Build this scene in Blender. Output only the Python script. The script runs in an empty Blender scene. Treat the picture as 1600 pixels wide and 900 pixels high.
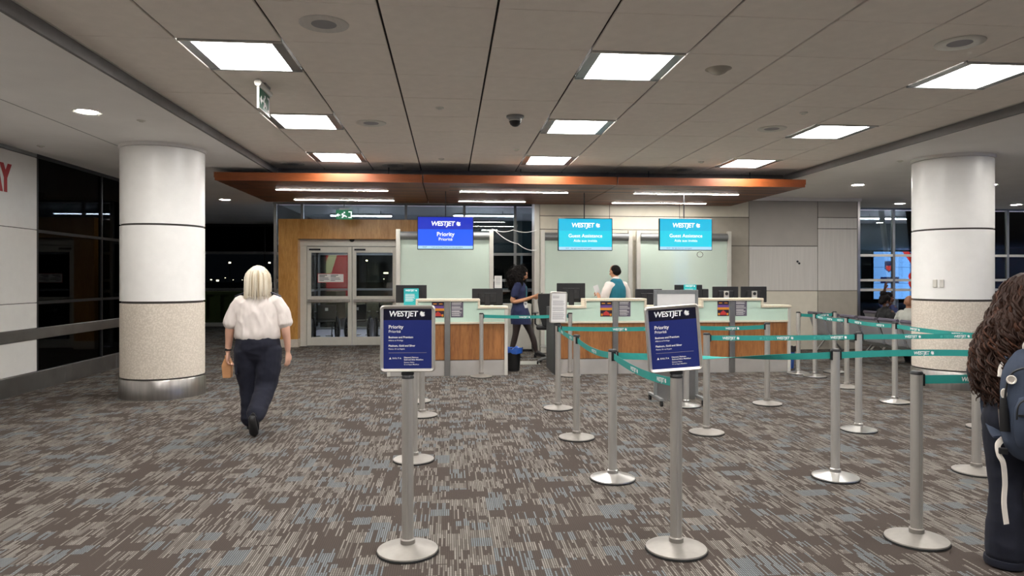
import bpy, bmesh, math, random
from mathutils import Vector, Matrix, noise
random.seed(7)
SC = bpy.context.scene
COL = SC.collection
PI = math.pi

# ---------------------------------------------------------------- camera
# 1600x900 frame, focal length 1090 px, eye height 1.55 m, turned 5.14 degrees right of the hall axis (+Y)
F_PX, EYE, YAW = 1090.0, 1.55, math.atan(98 / 1090)
cam = bpy.data.cameras.new('camera')
cam.sensor_width = 36.0
cam.lens = F_PX / 1600 * 36.0
cam.shift_y = -(450 - 434) / 1600
cam.clip_start = 0.05
cam.clip_end = 600
camo = bpy.data.objects.new('camera', cam)
COL.objects.link(camo)
camo.location = (0, 0, EYE)
camo.rotation_euler = (PI / 2, 0, -YAW)
SC.camera = camo
# ---------------------------------------------------------------- world (night) and exposure
w = bpy.data.worlds.new('night_sky'); SC.world = w; w.use_nodes = True
w.node_tree.nodes['Background'].inputs[0].default_value = (0.10, 0.12, 0.17, 1)
w.node_tree.nodes['Background'].inputs[1].default_value = 0.012
SC.view_settings.view_transform = 'Standard'
SC.view_settings.look = 'None'
SC.view_settings.gamma = 1.0
SC.view_settings.use_curve_mapping = False
SC.view_settings.exposure = 0.6
L_TROFFER, L_STRIP, L_DOWN = 28.0, 60.0, 190.0      # lamp luminances

# ---------------------------------------------------------------- material helpers
def srgb(r, g, b):
    f = lambda c: (c / 12.92 if c <= .04045 else ((c + .055) / 1.055) ** 2.4)
    return (f(r / 255), f(g / 255), f(b / 255), 1)
class NG:
    """tiny node-graph writer"""
    def __init__(s, m):
        s.nt = m.node_tree; s.N = s.nt.nodes; s.L = s.nt.links
    def put(s, sock, v):
        if hasattr(v, 'is_output'): s.L.new(v, sock)
        else: sock.default_value = v
    def node(s, t, ins=None, **kw):
        n = s.N.new(t)
        for k, v in kw.items(): setattr(n, k, v)
        for k, v in (ins or {}).items(): s.put(n.inputs[k], v)
        return n
    def m(s, op, a, b=0.0, c=0.0):
        n = s.N.new('ShaderNodeMath'); n.operation = op
        s.put(n.inputs[0], a); s.put(n.inputs[1], b)
        if op in ('MULTIPLY_ADD',): s.put(n.inputs[2], c)
        return n.outputs[0]
    def mix(s, f, a, b, mode='MIX'):
        n = s.N.new('ShaderNodeMix'); n.data_type = 'RGBA'; n.blend_type = mode
        s.put(n.inputs[0], f); s.put(n.inputs[6], a); s.put(n.inputs[7], b)
        return n.outputs[2]
    def coords(s, scale=(1, 1, 1), which='Object'):
        tc = s.N.new('ShaderNodeTexCoord'); mp = s.N.new('ShaderNodeMapping')
        mp.inputs['Scale'].default_value = scale
        s.L.new(tc.outputs[which], mp.inputs[0]); return mp.outputs[0]
    def noise(s, vec, sc=5, det=3, rough=.5):
        n = s.node('ShaderNodeTexNoise', {'Vector': vec, 'Scale': sc, 'Detail': det, 'Roughness': rough}); return n.outputs[0]
    def wn(s, x, y):
        c = s.node('ShaderNodeCombineXYZ', {0: x, 1: y}); n = s.node('ShaderNodeTexWhiteNoise', {'Vector': c.outputs[0]}, noise_dimensions='2D'); return n.outputs['Value']
    def ramp(s, f, a, b, lo=.35, hi=.65):
        n = s.N.new('ShaderNodeMapRange'); s.put(n.inputs[0], f); n.inputs[1].default_value = lo; n.inputs[2].default_value = hi
        return s.mix(n.outputs[0], a, b)
def new_mat(name):
    m = bpy.data.materials.new(name); m.use_nodes = True
    return m, m.node_tree.nodes['Principled BSDF']
M = {}
def plain(name, col, rough=.5, metal=0.0, var=.06, sc=8, bump=0.0, bsc=200, coat=0.0, spec=.5, stretch=(1, 1, 1)):
    """base colour with a little procedural unevenness and optional fine relief"""
    m, b = new_mat(name); g = NG(m)
    v = g.coords(stretch)
    n = g.noise(v, sc, 4)
    lo = tuple(c * (1 - var) for c in col[:3]) + (1,); hi = tuple(min(1, c * (1 + var)) for c in col[:3]) + (1,)
    g.L.new(g.ramp(n, lo, hi, .3, .7), b.inputs['Base Color'])
    b.inputs['Roughness'].default_value = rough; b.inputs['Metallic'].default_value = metal
    b.inputs['Coat Weight'].default_value = coat; b.inputs['Specular IOR Level'].default_value = spec
    if bump:
        bn = g.node('ShaderNodeBump', {'Strength': bump, 'Distance': .004, 'Height': g.noise(v, bsc, 2)})
        g.L.new(bn.outputs[0], b.inputs['Normal'])
    M[name] = m; return m
def speck(name, a, b_, sc, rough=.6, lo=.45, hi=.6):
    m, b = new_mat(name); g = NG(m)
    g.L.new(g.ramp(g.noise(g.coords(), sc, 2), a, b_, lo, hi), b.inputs['Base Color']); b.inputs['Roughness'].default_value = rough
    M[name] = m; return m
def wood(name, a, b_, stretch, rough=.4, coat=.2):
    m, b = new_mat(name); g = NG(m); v = g.coords(stretch)
    n1 = g.noise(v, 3, 6, .65); n2 = g.noise(v, 22, 3, .6)
    f = g.m('MULTIPLY_ADD', n2, .45, g.m('MULTIPLY', n1, .55))
    g.L.new(g.ramp(f, a, b_, .36, .62), b.inputs['Base Color'])
    b.inputs['Roughness'].default_value = rough; b.inputs['Coat Weight'].default_value = coat; b.inputs['Coat Roughness'].default_value = .25
    M[name] = m; return m
def emit(name, col, strength):
    m, b = new_mat(name); b.inputs['Base Color'].default_value = (.02, .02, .02, 1)
    b.inputs['Emission Color'].default_value = col; b.inputs['Emission Strength'].default_value = strength
    M[name] = m; return m
def glassy(name, tint, ior=1.9, body=None, amount=0.0, rough=0.0):
    """pane: clear transmission (tinted), optional frosted body, Fresnel reflection on top"""
    m, b = new_mat(name); g = NG(m); g.N.remove(b)
    out = g.N['Material Output']
    tr = g.node('ShaderNodeBsdfTransparent', {0: tint}).outputs[0]
    if body:
        n = g.noise(g.coords(), 1.5, 2)
        d = g.node('ShaderNodeBsdfDiffuse', {0: g.ramp(n, tuple(c * .95 for c in body[:3]) + (1,), body)}).outputs[0]
        tl = g.node('ShaderNodeBsdfTranslucent', {0: body}).outputs[0]
        mb = g.node('ShaderNodeMixShader', {0: .12, 1: d, 2: tl}).outputs[0]
        tr = g.node('ShaderNodeMixShader', {0: amount, 1: tr, 2: mb}).outputs[0]
    gl = g.node('ShaderNodeBsdfGlossy', {'Color': (1, 1, 1, 1), 'Roughness': rough}).outputs[0]
    fr = g.node('ShaderNodeFresnel', {'IOR': ior}).outputs[0]
    ms = g.node('ShaderNodeMixShader', {0: fr, 1: tr, 2: gl}).outputs[0]
    g.L.new(ms, out.inputs[0]); M[name] = m; return m
def carpet():
    """tufted stripes along Y, grouped in random blocks of paler and bluer yarn"""
    m, b = new_mat('carpet'); g = NG(m)
    tc = g.N.new('ShaderNodeTexCoord'); sp = g.node('ShaderNodeSeparateXYZ', {0: tc.outputs['Object']})
    x, y = sp.outputs[0], sp.outputs[1]
    fl = lambda v: g.m('FLOOR', v)
    PT = .0125
    i = fl(g.m('DIVIDE', x, PT))
    px = fl(g.m('DIVIDE', x, .125)); py = fl(g.m('ADD', g.m('DIVIDE', y, .13), g.m('MULTIPLY', g.wn(px, 3.5), 7)))
    p = g.wn(px, py)
    qx = fl(g.m('ADD', g.m('DIVIDE', x, .25), .4)); qy = fl(g.m('ADD', g.m('DIVIDE', y, .22), g.m('MULTIPLY', g.wn(qx, 9.5), 5)))
    q = g.wn(qx, qy)
    dens = g.m('ADD', g.m('MULTIPLY', p, .55), g.m('MULTIPLY', q, .45))
    sj = fl(g.m('ADD', g.m('DIVIDE', y, .16), g.m('MULTIPLY', g.wn(i, 1.5), 11)))
    t = g.wn(i, sj)
    # share of pale stripes rises smoothly with the block value; plain blocks stay brown
    share = g.m('MULTIPLY', g.m('MAXIMUM', g.m('SUBTRACT', dens, .19), 0.0), 1.75)
    t1 = g.wn(g.m('ADD', i, .5), py)
    light = g.m('MAXIMUM', g.m('LESS_THAN', t1, g.m('MULTIPLY', share, .85)), g.m('LESS_THAN', t, g.m('MULTIPLY', share, .38)))
    gap = g.m('GREATER_THAN', g.m('FRACT', g.m('DIVIDE', x, PT)), .30)
    light = g.m('MULTIPLY', light, gap)
    cross = g.m('GREATER_THAN', g.m('FRACT', g.m('DIVIDE', y, .022)), .25)
    light = g.m('MULTIPLY', light, g.m('ADD', g.m('MULTIPLY', cross, .6), .4))
    tone = g.wn(g.m('ADD', px, 57), g.m('ADD', py, 31))
    c1 = g.mix(g.wn(i, g.m('ADD', sj, 40)), srgb(148, 143, 136), srgb(98, 93, 87))
    c2 = g.mix(g.m('MULTIPLY', g.m('GREATER_THAN', tone, .72), .7), c1, srgb(112, 125, 133))
    fib = g.noise(g.coords((1, 1, 1)), 420, 1)
    base = g.ramp(fib, srgb(58, 51, 47), srgb(82, 73, 67), .3, .7)
    base = g.mix(g.m('MULTIPLY', g.m('LESS_THAN', g.m('FRACT', g.m('DIVIDE', x, PT)), .3), .35), base, srgb(44, 38, 34))
    g.L.new(g.mix(g.m('MULTIPLY', light, .85), base, c2), b.inputs['Base Color'])
    b.inputs['Roughness'].default_value = .95; b.inputs['Specular IOR Level'].default_value = .15
    bp = g.node('ShaderNodeBump', {'Strength': .35, 'Distance': .004, 'Height': fib}); g.L.new(bp.outputs[0], b.inputs['Normal'])
    M['carpet'] = m
carpet()
plain('tile', srgb(240, 232, 223), .95, bump=.25, bsc=90, var=.03)
plain('plaster', srgb(238, 235, 232), .9, var=.03, sc=2)
plain('dark_gap', srgb(70, 66, 64), .9)
plain('reveal', srgb(118, 115, 114), .8)
plain('column_white', srgb(240, 238, 235), .35, var=.02, bump=.1, bsc=60)
speck('column_beige', srgb(205, 194, 180), srgb(222, 212, 199), 55)
plain('steel', srgb(176, 172, 168), .28, 1.0, var=.12, sc=4, stretch=(6, 6, .6))
plain('post_steel', srgb(208, 205, 200), .34, .72, var=.06, sc=6, stretch=(1, 1, .2))
plain('steel_dull', srgb(150, 148, 147), .42, 1.0, var=.12, sc=3)
plain('chrome', srgb(205, 203, 200), .3, 1.0, var=.05)
plain('alu', srgb(200, 196, 190), .4, .8, var=.05, stretch=(1, 1, .2))
plain('cast_base', srgb(150, 145, 139), .5, .6, var=.08, sc=14)
plain('black_plastic', srgb(24, 24, 26), .4, var=.1)
plain('black_rubber', srgb(18, 18, 18), .8)
plain('wall_white', srgb(226, 224, 220), .25, var=.02, coat=.3)
plain('panel_cream', srgb(214, 207, 190), .5, var=.03)
plain('panel_grey', srgb(176, 171, 164), .8, var=.04, sc=3, bump=.1)
plain('panel_light', srgb(206, 202, 196), .6, var=.05, sc=2, stretch=(14, 1, .7))
plain('panel_taupe', srgb(172, 165, 152), .8, var=.04)
plain('red_letter', srgb(160, 16, 24), .4)
plain('frame_white', srgb(212, 209, 200), .4, .2, var=.03)
plain('frame_grey', srgb(148, 150, 150), .4, .6, var=.04)
plain('frame_dark', srgb(44, 45, 48), .4, .5)
wood('wood_portal', srgb(178, 120, 50), srgb(214, 160, 86), (3, 3, .35), .35)
wood('wood_counter', srgb(126, 78, 40), srgb(176, 118, 66), (5, 5, .4), .45)
def slat_wood():
    m, b = new_mat('wood_slat'); g = NG(m); v = g.coords((.35, 6, 6))
    sp = g.node('ShaderNodeSeparateXYZ', {0: g.N.new('ShaderNodeTexCoord').outputs['Object']})
    each = g.wn(g.m('FLOOR', g.m('DIVIDE', sp.outputs[1], .05)), g.m('FLOOR', g.m('MULTIPLY', sp.outputs[0], .31)))
    f = g.m('ADD', g.m('MULTIPLY', each, .6), g.m('MULTIPLY', g.noise(v, 4, 5, .65), .4))
    g.L.new(g.ramp(f, srgb(58, 30, 16), srgb(138, 80, 44), .15, .85), b.inputs['Base Color'])
    b.inputs['Roughness'].default_value = .45; M['wood_slat'] = m
slat_wood()
wood('wood_fascia', srgb(112, 54, 20), srgb(138, 70, 28), (.4, 5, 5), .4)
speck('ledge', srgb(226, 216, 196), srgb(206, 192, 170), 160, .4)
plain('mint', srgb(206, 230, 214), .18, var=.02, coat=.5)
plain('kick', srgb(190, 186, 182), .4, .45, var=.1, sc=3)
plain('charcoal', srgb(48, 47, 50), .5)
plain('teal_belt', srgb(38, 148, 140), .7, var=.05, bump=.2, bsc=300)
plain('teal_print', srgb(74, 176, 168), .7)
plain('white_print', srgb(246, 246, 246), .6, var=.01)
plain('navy_poster', srgb(44, 54, 120), .15, var=.03, coat=.6)
plain('ink_band', srgb(30, 30, 52), .15, var=.03, coat=.6)
plain('paper', srgb(234, 232, 230), .7, var=.02)
plain('paper_grey', srgb(150, 148, 152), .7, var=.03)
plain('ink', srgb(70, 70, 84), .8)
plain('teal_card', srgb(36, 176, 182), .5, var=.02)
plain('poster_dark', srgb(46, 30, 52), .35)
plain('poster_purple', srgb(110, 76, 150), .35)
plain('poster_orange', srgb(226, 150, 46), .35)
plain('poster_red', srgb(196, 60, 56), .35)
plain('poster_grey', srgb(96, 90, 104), .35)
plain('seat_grey', srgb(138, 138, 141), .45, var=.05)
plain('bag_blue', srgb(48, 98, 190), .3, coat=.4)
plain('exit_green', srgb(16, 88, 62), .4)
plain('mat_grey', srgb(150, 150, 144), .3)
plain('asphalt', srgb(60, 62, 66), .9, var=.15)
plain('pave', srgb(178, 176, 188), .7)
plain('container_green', srgb(84, 92, 52), .7)
plain('tail_red', srgb(180, 40, 56), .4)
plain('tail_white', srgb(200, 205, 180), .4)
plain('spandrel', srgb(30, 52, 54), .35)
plain('night_wall', srgb(40, 44, 48), .9)
plain('screen_black', srgb(14, 14, 16), .3)
emit('lamp_panel', (1, .975, .94, 1), L_TROFFER)
emit('lamp_strip', (1, .96, .90, 1), L_STRIP)
emit('lamp_down', (1, .96, .89, 1), L_DOWN)
emit('lamp_cool', (.80, .82, 1, 1), 80)
emit('lamp_warm', (1, .80, .50, 1), 9)
emit('lamp_far', (1, .86, .60, 1), 3)
emit('scr_blue_top', srgb(0, 40, 190), .7); emit('scr_blue', srgb(0, 88, 250), .7)
emit('scr_cyan_top', srgb(0, 186, 226), .7); emit('scr_cyan', srgb(0, 206, 232), .7)
emit('scr_pale', srgb(176, 220, 246), .7); emit('scr_white', (1, 1, 1, 1), .9)
emit('vw_blue', srgb(120, 176, 250), 3.2); emit('vw_red', srgb(220, 60, 50), 2.4); emit('vw_dark', srgb(40, 50, 110), 1.6); emit('vw_white', (1, 1, 1, 1), 3.2)
emit('exit_lit', srgb(20, 120, 80), .5); emit('exit_white', (1, 1, 1, 1), .9)
glassy('window_glass', (.60, .66, .66, 1), 1.75)
glassy('dark_glass', (.10, .12, .13, 1), 1.13)
glassy('door_glass', (.80, .84, .82, 1), 1.45)
glassy('frosted', (.80, .90, .84, 1), 1.45, srgb(228, 244, 231), .92, .02)

# ---------------------------------------------------------------- mesh helpers
class MB:
    def __init__(s): s.v = []; s.f = []; s.sm = []
    def add(s, vs, fs, smooth=False):
        o = len(s.v); s.v += [tuple(p) for p in vs]
        s.f += [tuple(i + o for i in f) for f in fs]; s.sm += [smooth] * len(fs); return s
    def box(s, x0, y0, z0, x1, y1, z1):
        x0, x1 = sorted((x0, x1)); y0, y1 = sorted((y0, y1)); z0, z1 = sorted((z0, z1))
        return s.add([(x0, y0, z0), (x1, y0, z0), (x1, y1, z0), (x0, y1, z0), (x0, y0, z1), (x1, y0, z1), (x1, y1, z1), (x0, y1, z1)],
                     [(0, 3, 2, 1), (4, 5, 6, 7), (0, 1, 5, 4), (1, 2, 6, 5), (2, 3, 7, 6), (3, 0, 4, 7)])
    def lathe(s, prof, cx=0, cy=0, n=24, smooth=True, axis='Z', a0=0, a1=2 * PI):
        full = abs(a1 - a0 - 2 * PI) < 1e-6; k = n if full else n + 1; vs = []
        for r, z in prof:
            for j in range(k):
                a = a0 + (a1 - a0) * j / n
                p = (r * math.cos(a), r * math.sin(a), z)
                if axis == 'X': p = (z, p[0], p[1])
                if axis == 'Y': p = (p[0], z, p[1])
                vs.append((p[0] + cx, p[1] + cy, p[2]))
        fs = []
        for i in range(len(prof) - 1):
            for j in range(n):
                a, b = i * k + j, i * k + (j + 1) % k
                fs.append((a, b, b + k, a + k))
        if full:
            if prof[0][0] > 1e-6: fs.append(tuple(range(k))[::-1])
            if prof[-1][0] > 1e-6: fs.append(tuple((len(prof) - 1) * k + j for j in range(k)))
        return s.add(vs, fs, smooth)
    def cyl(s, p0, p1, r, n=12, r2=None, smooth=True): return s.tube([p0, p1], [r, r if r2 is None else r2], n, smooth)
    def tube(s, path, rad, n=8, smooth=True, flat=1.0, up=(0, 0, 1)):
        P = [Vector(p) for p in path]
        R = rad if isinstance(rad, (list, tuple)) else [rad] * len(P)
        vs = []; prev = None
        for i, p in enumerate(P):
            t = (P[min(i + 1, len(P) - 1)] - P[max(i - 1, 0)])
            if t.length < 1e-9: t = Vector((0, 0, 1))
            t.normalize()
            if prev is None:
                u = Vector(up)
                if abs(u.dot(t)) > .95: u = Vector((1, 0, 0)) if abs(t.x) < .9 else Vector((0, 1, 0))
                a = (u - t * u.dot(t)).normalized()
            else:
                a = prev - t * prev.dot(t)
                a = a.normalized() if a.length > 1e-6 else t.orthogonal().normalized()
            prev = a; b = t.cross(a)
            ra, rb = R[i] if isinstance(R[i], (list, tuple)) else (R[i], R[i] * flat)
            for j in range(n):
                an = 2 * PI * j / n; vs.append(p + a * (rb * math.cos(an)) + b * (ra * math.sin(an)))
        fs = [(i * n + j, i * n + (j + 1) % n, (i + 1) * n + (j + 1) % n, (i + 1) * n + j) for i in range(len(P) - 1) for j in range(n)]
        fs += [tuple(range(n))[::-1], tuple((len(P) - 1) * n + j for j in range(n))]
        return s.add(vs, fs, smooth)
    def prism(s, poly, d0, d1, plane='XZ'):
        """polygon (a,b) extruded between d0 and d1 along the third axis"""
        mk = {'XZ': lambda a, b, d: (a, d, b), 'XY': lambda a, b, d: (a, b, d), 'YZ': lambda a, b, d: (d, a, b)}[plane]
        n = len(poly); vs = [mk(a, b, d0) for a, b in poly] + [mk(a, b, d1) for a, b in poly]
        return s.add(vs, [tuple(range(n)), tuple(range(n, 2 * n))[::-1]] + [(i, (i + 1) % n, n + (i + 1) % n, n + i) for i in range(n)])
    def ball(s, c, r, n=12, m=8):
        rx, ry, rz = r if isinstance(r, (tuple, list)) else (r, r, r); vs = [(c[0], c[1], c[2] - rz)]
        for i in range(1, m):
            a = -PI / 2 + PI * i / m
            vs += [(c[0] + rx * math.cos(a) * math.cos(2 * PI * j / n), c[1] + ry * math.cos(a) * math.sin(2 * PI * j / n), c[2] + rz * math.sin(a)) for j in range(n)]
        vs.append((c[0], c[1], c[2] + rz)); fs = [(0, 1 + (j + 1) % n, 1 + j) for j in range(n)]
        for i in range(m - 2): fs += [(1 + i * n + j, 1 + i * n + (j + 1) % n, 1 + (i + 1) * n + (j + 1) % n, 1 + (i + 1) * n + j) for j in range(n)]
        e = len(vs) - 1; fs += [(e, 1 + (m - 2) * n + j, 1 + (m - 2) * n + (j + 1) % n) for j in range(n)]
        return s.add(vs, fs, True)
    def xf(s, mat):
        s.v = [tuple(mat @ Vector(p)) for p in s.v]; return s
    def mesh(s, name, mat, bevel=0.0, seg=1):
        me = bpy.data.meshes.new(name); me.from_pydata(s.v, [], s.f)
        me.polygons.foreach_set('use_smooth', s.sm); me.materials.append(M[mat] if isinstance(mat, str) else mat)
        bm = bmesh.new(); bm.from_mesh(me); bmesh.ops.recalc_face_normals(bm, faces=bm.faces)
        bm.normal_update()
        for e in bm.edges:
            if len(e.link_faces) == 2 and e.calc_face_angle(0) > .7: e.smooth = False
        if bevel:
            bmesh.ops.bevel(bm, geom=list(bm.edges), offset=bevel, segments=seg, profile=.5, affect='EDGES', clamp_overlap=True)
        bm.to_mesh(me); bm.free(); me.update(); return me
    def build(s, name, mat, parent=None, bevel=0.0, seg=1): return link(name, s.mesh(name, mat, bevel, seg), parent)
def link(name, me, parent=None, loc=None, rot=None):
    o = bpy.data.objects.new(name, me); COL.objects.link(o); o.parent = parent
    if loc is not None: o.location = loc
    if rot is not None: o.rotation_euler = rot
    return o
def tag(o, label=None, cat=None, group=None, kind=None):
    for k, v in (('label', label), ('category', cat), ('group', group), ('kind', kind)):
        if v: o[k] = v
    return o
def thing(name, label, cat, loc=(0, 0, 0), rz=0, group=None):
    return tag(link(name, None, None, loc, (0, 0, rz)), label, cat, group)
def struct(name, mb, mat, label=None, cat=None, bevel=0):
    return tag(mb.build(name, mat, None, bevel), label, cat, None, 'structure')
def copy_thing(o, loc, rz=None, label=None):
    c = o.copy(); COL.objects.link(c); c.location = loc
    if rz is not None: c.rotation_euler = (0, 0, rz)
    if label: c['label'] = label
    for ch in list(o.children):
        d = ch.copy(); COL.objects.link(d); d.parent = c
        for g2 in list(ch.children):
            e = g2.copy(); COL.objects.link(e); e.parent = d
    return c
_tc = {}
def text_mesh(s, size, shear=0.0, bold=0.0, align='LEFT', space=1.0):
    """flat lettering as a mesh in the XZ plane, facing -Y, origin on the baseline"""
    k = (s, size, shear, bold, align, space)
    if k not in _tc:
        cu = bpy.data.curves.new('lettering', 'FONT'); cu.body = s; cu.size = size; cu.shear = shear; cu.offset = bold * size
        cu.align_x = align; cu.space_character = space; cu.resolution_u = 3
        ob = bpy.data.objects.new('tmp', cu); COL.objects.link(ob)
        dg = bpy.context.evaluated_depsgraph_get(); me = bpy.data.meshes.new_from_object(ob.evaluated_get(dg))
        bpy.data.objects.remove(ob)
        me.transform(Matrix.Rotation(PI / 2, 4, 'X')); me.name = 'lettering'; _tc[k] = me
    return _tc[k]
def letters(parent, s, size, x, y, z, mat, name='lettering', **kw):
    me = text_mesh(s, size, **kw).copy(); me.materials.clear(); me.materials.append(M[mat])
    return link(name, me, parent, (x, y, z))
LEAF = [(0, -.50), (.05, -.28), (.30, -.36), (.26, -.22), (.50, -.02), (.40, .04), (.44, .24), (.28, .20), (.20, .30), (.10, .16), (.14, .42), (.06, .38), (0, .52),
        (-.06, .38), (-.14, .42), (-.10, .16), (-.20, .30), (-.28, .20), (-.44, .24), (-.40, .04), (-.50, -.02), (-.26, -.22), (-.30, -.36), (-.05, -.28)]
def leaf_pts(x, z, s, rot=-.9):
    c, q = math.cos(rot), math.sin(rot)
    return [(x + s * (a * c - b * q), z + s * (a * q + b * c)) for a, b in LEAF]
def logo(parent, w_, x, y, z, mat='white_print'):
    """airline wordmark with leaf, total width w_, centred on x, baseline z"""
    me = text_mesh('WESTJET', 1.0, .12, .022, 'LEFT', .92); wd = max(v.co.x for v in me.vertices); sc = w_ * .80 / wd
    me = me.copy(); me.transform(Matrix.Scale(sc, 4)); me.materials.clear(); me.materials.append(M[mat])
    link('lettering', me, parent, (x - w_ / 2, y, z))
    MB().prism(leaf_pts(x + w_ * .41, z + w_ * .062, w_ * .17), y - .0004, y + .0004).build('leaf_mark', mat, parent)

# ================================================================ SETTING
ZC, ZT = 3.27, 3.38                                   # plain ceiling, recessed tile ceiling
CX = lambda k: .328 + .806 * k                        # tile grid lines
CY = lambda k: 4.73 + .808 * k
RX0, RX1, RY0, RY1 = CX(-4), CX(7), CY(-11), CY(9)
fl = MB().box(-12, -14, -.1, 33, 16.32, 0); fl.box(-12, 16.32, -.1, -3.95, 23.1, 0)
struct('floor', fl, 'carpet', 'patterned carpet in brown, grey and blue stripes', 'floor')
ce = MB()
for x0, y0, x1, y1 in ((-12, -14, RX0, 23.1), (RX1, -14, 33, 16.4), (RX0, -14, RX1, RY0), (RX0, RY1, RX1, 16.4)):
    ce.box(x0, y0, ZC, x1, y1, ZC + .2)
ceil = struct('ceiling', ce, 'plaster', 'smooth white ceiling around a recessed tile field', 'ceiling')
MB().box(RX0, RY0, ZT + .035, RX1, RY1, ZT + .06).build('ceiling_void', 'dark_gap', ceil)
tr = MB()
tr.box(RX0 - .004, RY0, ZC + .002, RX0 + .03, RY1, ZT + .03); tr.box(RX1 - .03, RY0, ZC + .002, RX1 + .004, RY1, ZT + .03)
tr.box(RX0, RY1 - .03, ZC + .002, RX1, RY1 + .004, ZT + .03); tr.box(RX0, RY0 - .004, ZC + .002, RX1, RY0 + .03, ZT + .03)
tr.build('recess_edge', 'reveal', ceil)
tr = MB(); tr.box(RX0 + .03, RY0, ZT - .006, RX0 + .045, RY1, ZT + .02); tr.box(RX1 - .045, RY0, ZT - .006, RX1 - .03, RY1, ZT + .02)
tr.build('edge_angle', 'frame_white', ceil)
LIGHTS = [(c, r) for c in (-3, 1, 5) for r in (7, 4, 1, -2, -5, -8)]
tile_me = MB().box(-.394, -.4015, 0, .394, .4015, .02).mesh('ceiling_tile', 'tile', .004)
for c in range(-4, 7):
    for r in range(-11, 9):
        if (c, r) in LIGHTS: continue
        link('ceiling_tile', tile_me, ceil, ((CX(c) + CX(c + 1)) / 2, (CY(r) + CY(r + 1)) / 2, ZT + random.uniform(-.0015, .0015)))
# plaster seam and small ceiling fittings of the plain ceiling
MB().box(-4.31, -4, ZC - .0015, -4.30, 12, ZC + .001).build('plaster_seam', 'reveal', ceil)

# left wall: white panels, steel rail and base, then dark glazing
XL = -5.7
wl = struct('wall_left', MB().box(XL - .3, -14, 0, XL - .03, 10.24, ZC), 'dark_gap', 'white panelled wall with steel rail and skirting', 'wall')
ye = [10.235, 7.0, 3.8, .6, -2.6, -5.8, -9, -14]
for a, b in zip(ye[:-1], ye[1:]):
    for z0, z1 in ((.255, .695), (.855, 1.2), (1.208, 2.21), (2.218, 3.21)):
        MB().box(XL - .03, b + .004, z0, XL, a - .004, z1).build('wall_panel', 'wall_white', wl, .003)
MB().box(XL - .03, -14, 3.22, XL - .002, 10.24, 3.268).build('head_trim', 'frame_grey', wl)
MB().box(XL - .03, -14, .70, XL + .02, 15.5, .85).build('steel_rail', 'steel_dull', wl, .004)
for a, b in ((15.5, 12.5), (12.5, 10.9), (10.9, 7.5), (7.5, 4), (4, -14)):
    MB().box(XL - .03, b + .003, 0, XL + .025, a - .003, .25).build('skirting_panel', 'steel_dull', wl, .003)
me = text_mesh('AY', 1.0, 0, .075).copy(); ws = [v.co for v in me.vertices]; wd = max(v.x for v in ws); hh = max(v.z for v in ws)
me.transform(Matrix.Diagonal((.40 / wd, 1, .34 / hh, 1))); me.materials.clear(); me.materials.append(M['red_letter'])
tag(link('lettering', me, wl, (XL + .003, 9.27, 2.69), (0, 0, PI / 2)), 'large red capital letters on the white panel')
w1 = struct('window_1', MB().box(XL - .06, 10.24, ZC - .05, XL - .0, 15.5, ZC), 'frame_dark', 'dark night glazing in the left wall', 'window')
for y in (10.26, 12.07, 13.9, 15.48): MB().box(XL - .06, y - .02, .25, XL - .005, y + .02, ZC - .05).build('mullion', 'frame_dark', w1)
for z in (1.2, 2.2): MB().box(XL - .058, 10.26, z - .02, XL - .004, 15.48, z + .02).build('transom', 'frame_dark', w1)
for a, b in ((10.28, 12.05), (12.09, 13.88), (13.92, 15.46)):
    for z0, z1 in ((.25, .70), (.85, 1.18), (1.22, 2.18), (2.22, ZC - .05)): MB().box(XL - .04, a, z0, XL - .03, b, z1).build('pane', 'dark_glass', w1)
# far left end of the hall
struct('wall_end_left', MB().box(-12, 15.52, 0, -11.8, 23, ZC).box(-12, 15.4, 0, XL - .03, 15.52, ZC), 'night_wall')
w2 = struct('window_2', MB().box(-11.8, 22.98, 0, -3.95, 23.08, .12), 'frame_white', 'full-height night window at the far left end', 'window')
for z in (1.183, 2.345): MB().box(-11.8, 22.97, z - .04, -3.95, 23.05, z + .04).build('transom', 'frame_grey', w2)
MB().box(-11.8, 22.97, 3.2, -3.95, 23.05, ZC).build('head', 'frame_dark', w2)
for x in (-11.7, -9.8, -7.9, -5.9, -4.0): MB().box(x - .025, 22.98, .12, x + .025, 23.04, 3.2).build('mullion', 'frame_dark', w2)
for a, b in ((-11.67, -9.83), (-9.77, -7.93), (-7.87, -5.93), (-5.87, -4.03)):
    for z0, z1 in ((.12, 1.14), (1.225, 2.30), (2.39, 3.2)): MB().box(a, 23.0, z0, b, 23.01, z1).build('pane', 'dark_glass' if z0 > 2 else 'door_glass', w2)
w3 = struct('window_3', MB().box(-3.99, 16.36, 0, -3.93, 22.96, .1), 'frame_grey', 'side glazing of the door vestibule', 'window')
for z in (1.18, 2.34): MB().box(-3.99, 16.36, z - .03, -3.93, 22.96, z + .03).build('transom', 'frame_grey', w3)
MB().box(-3.965, 16.36, .1, -3.955, 22.96, ZC).build('pane', 'door_glass', w3)

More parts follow.
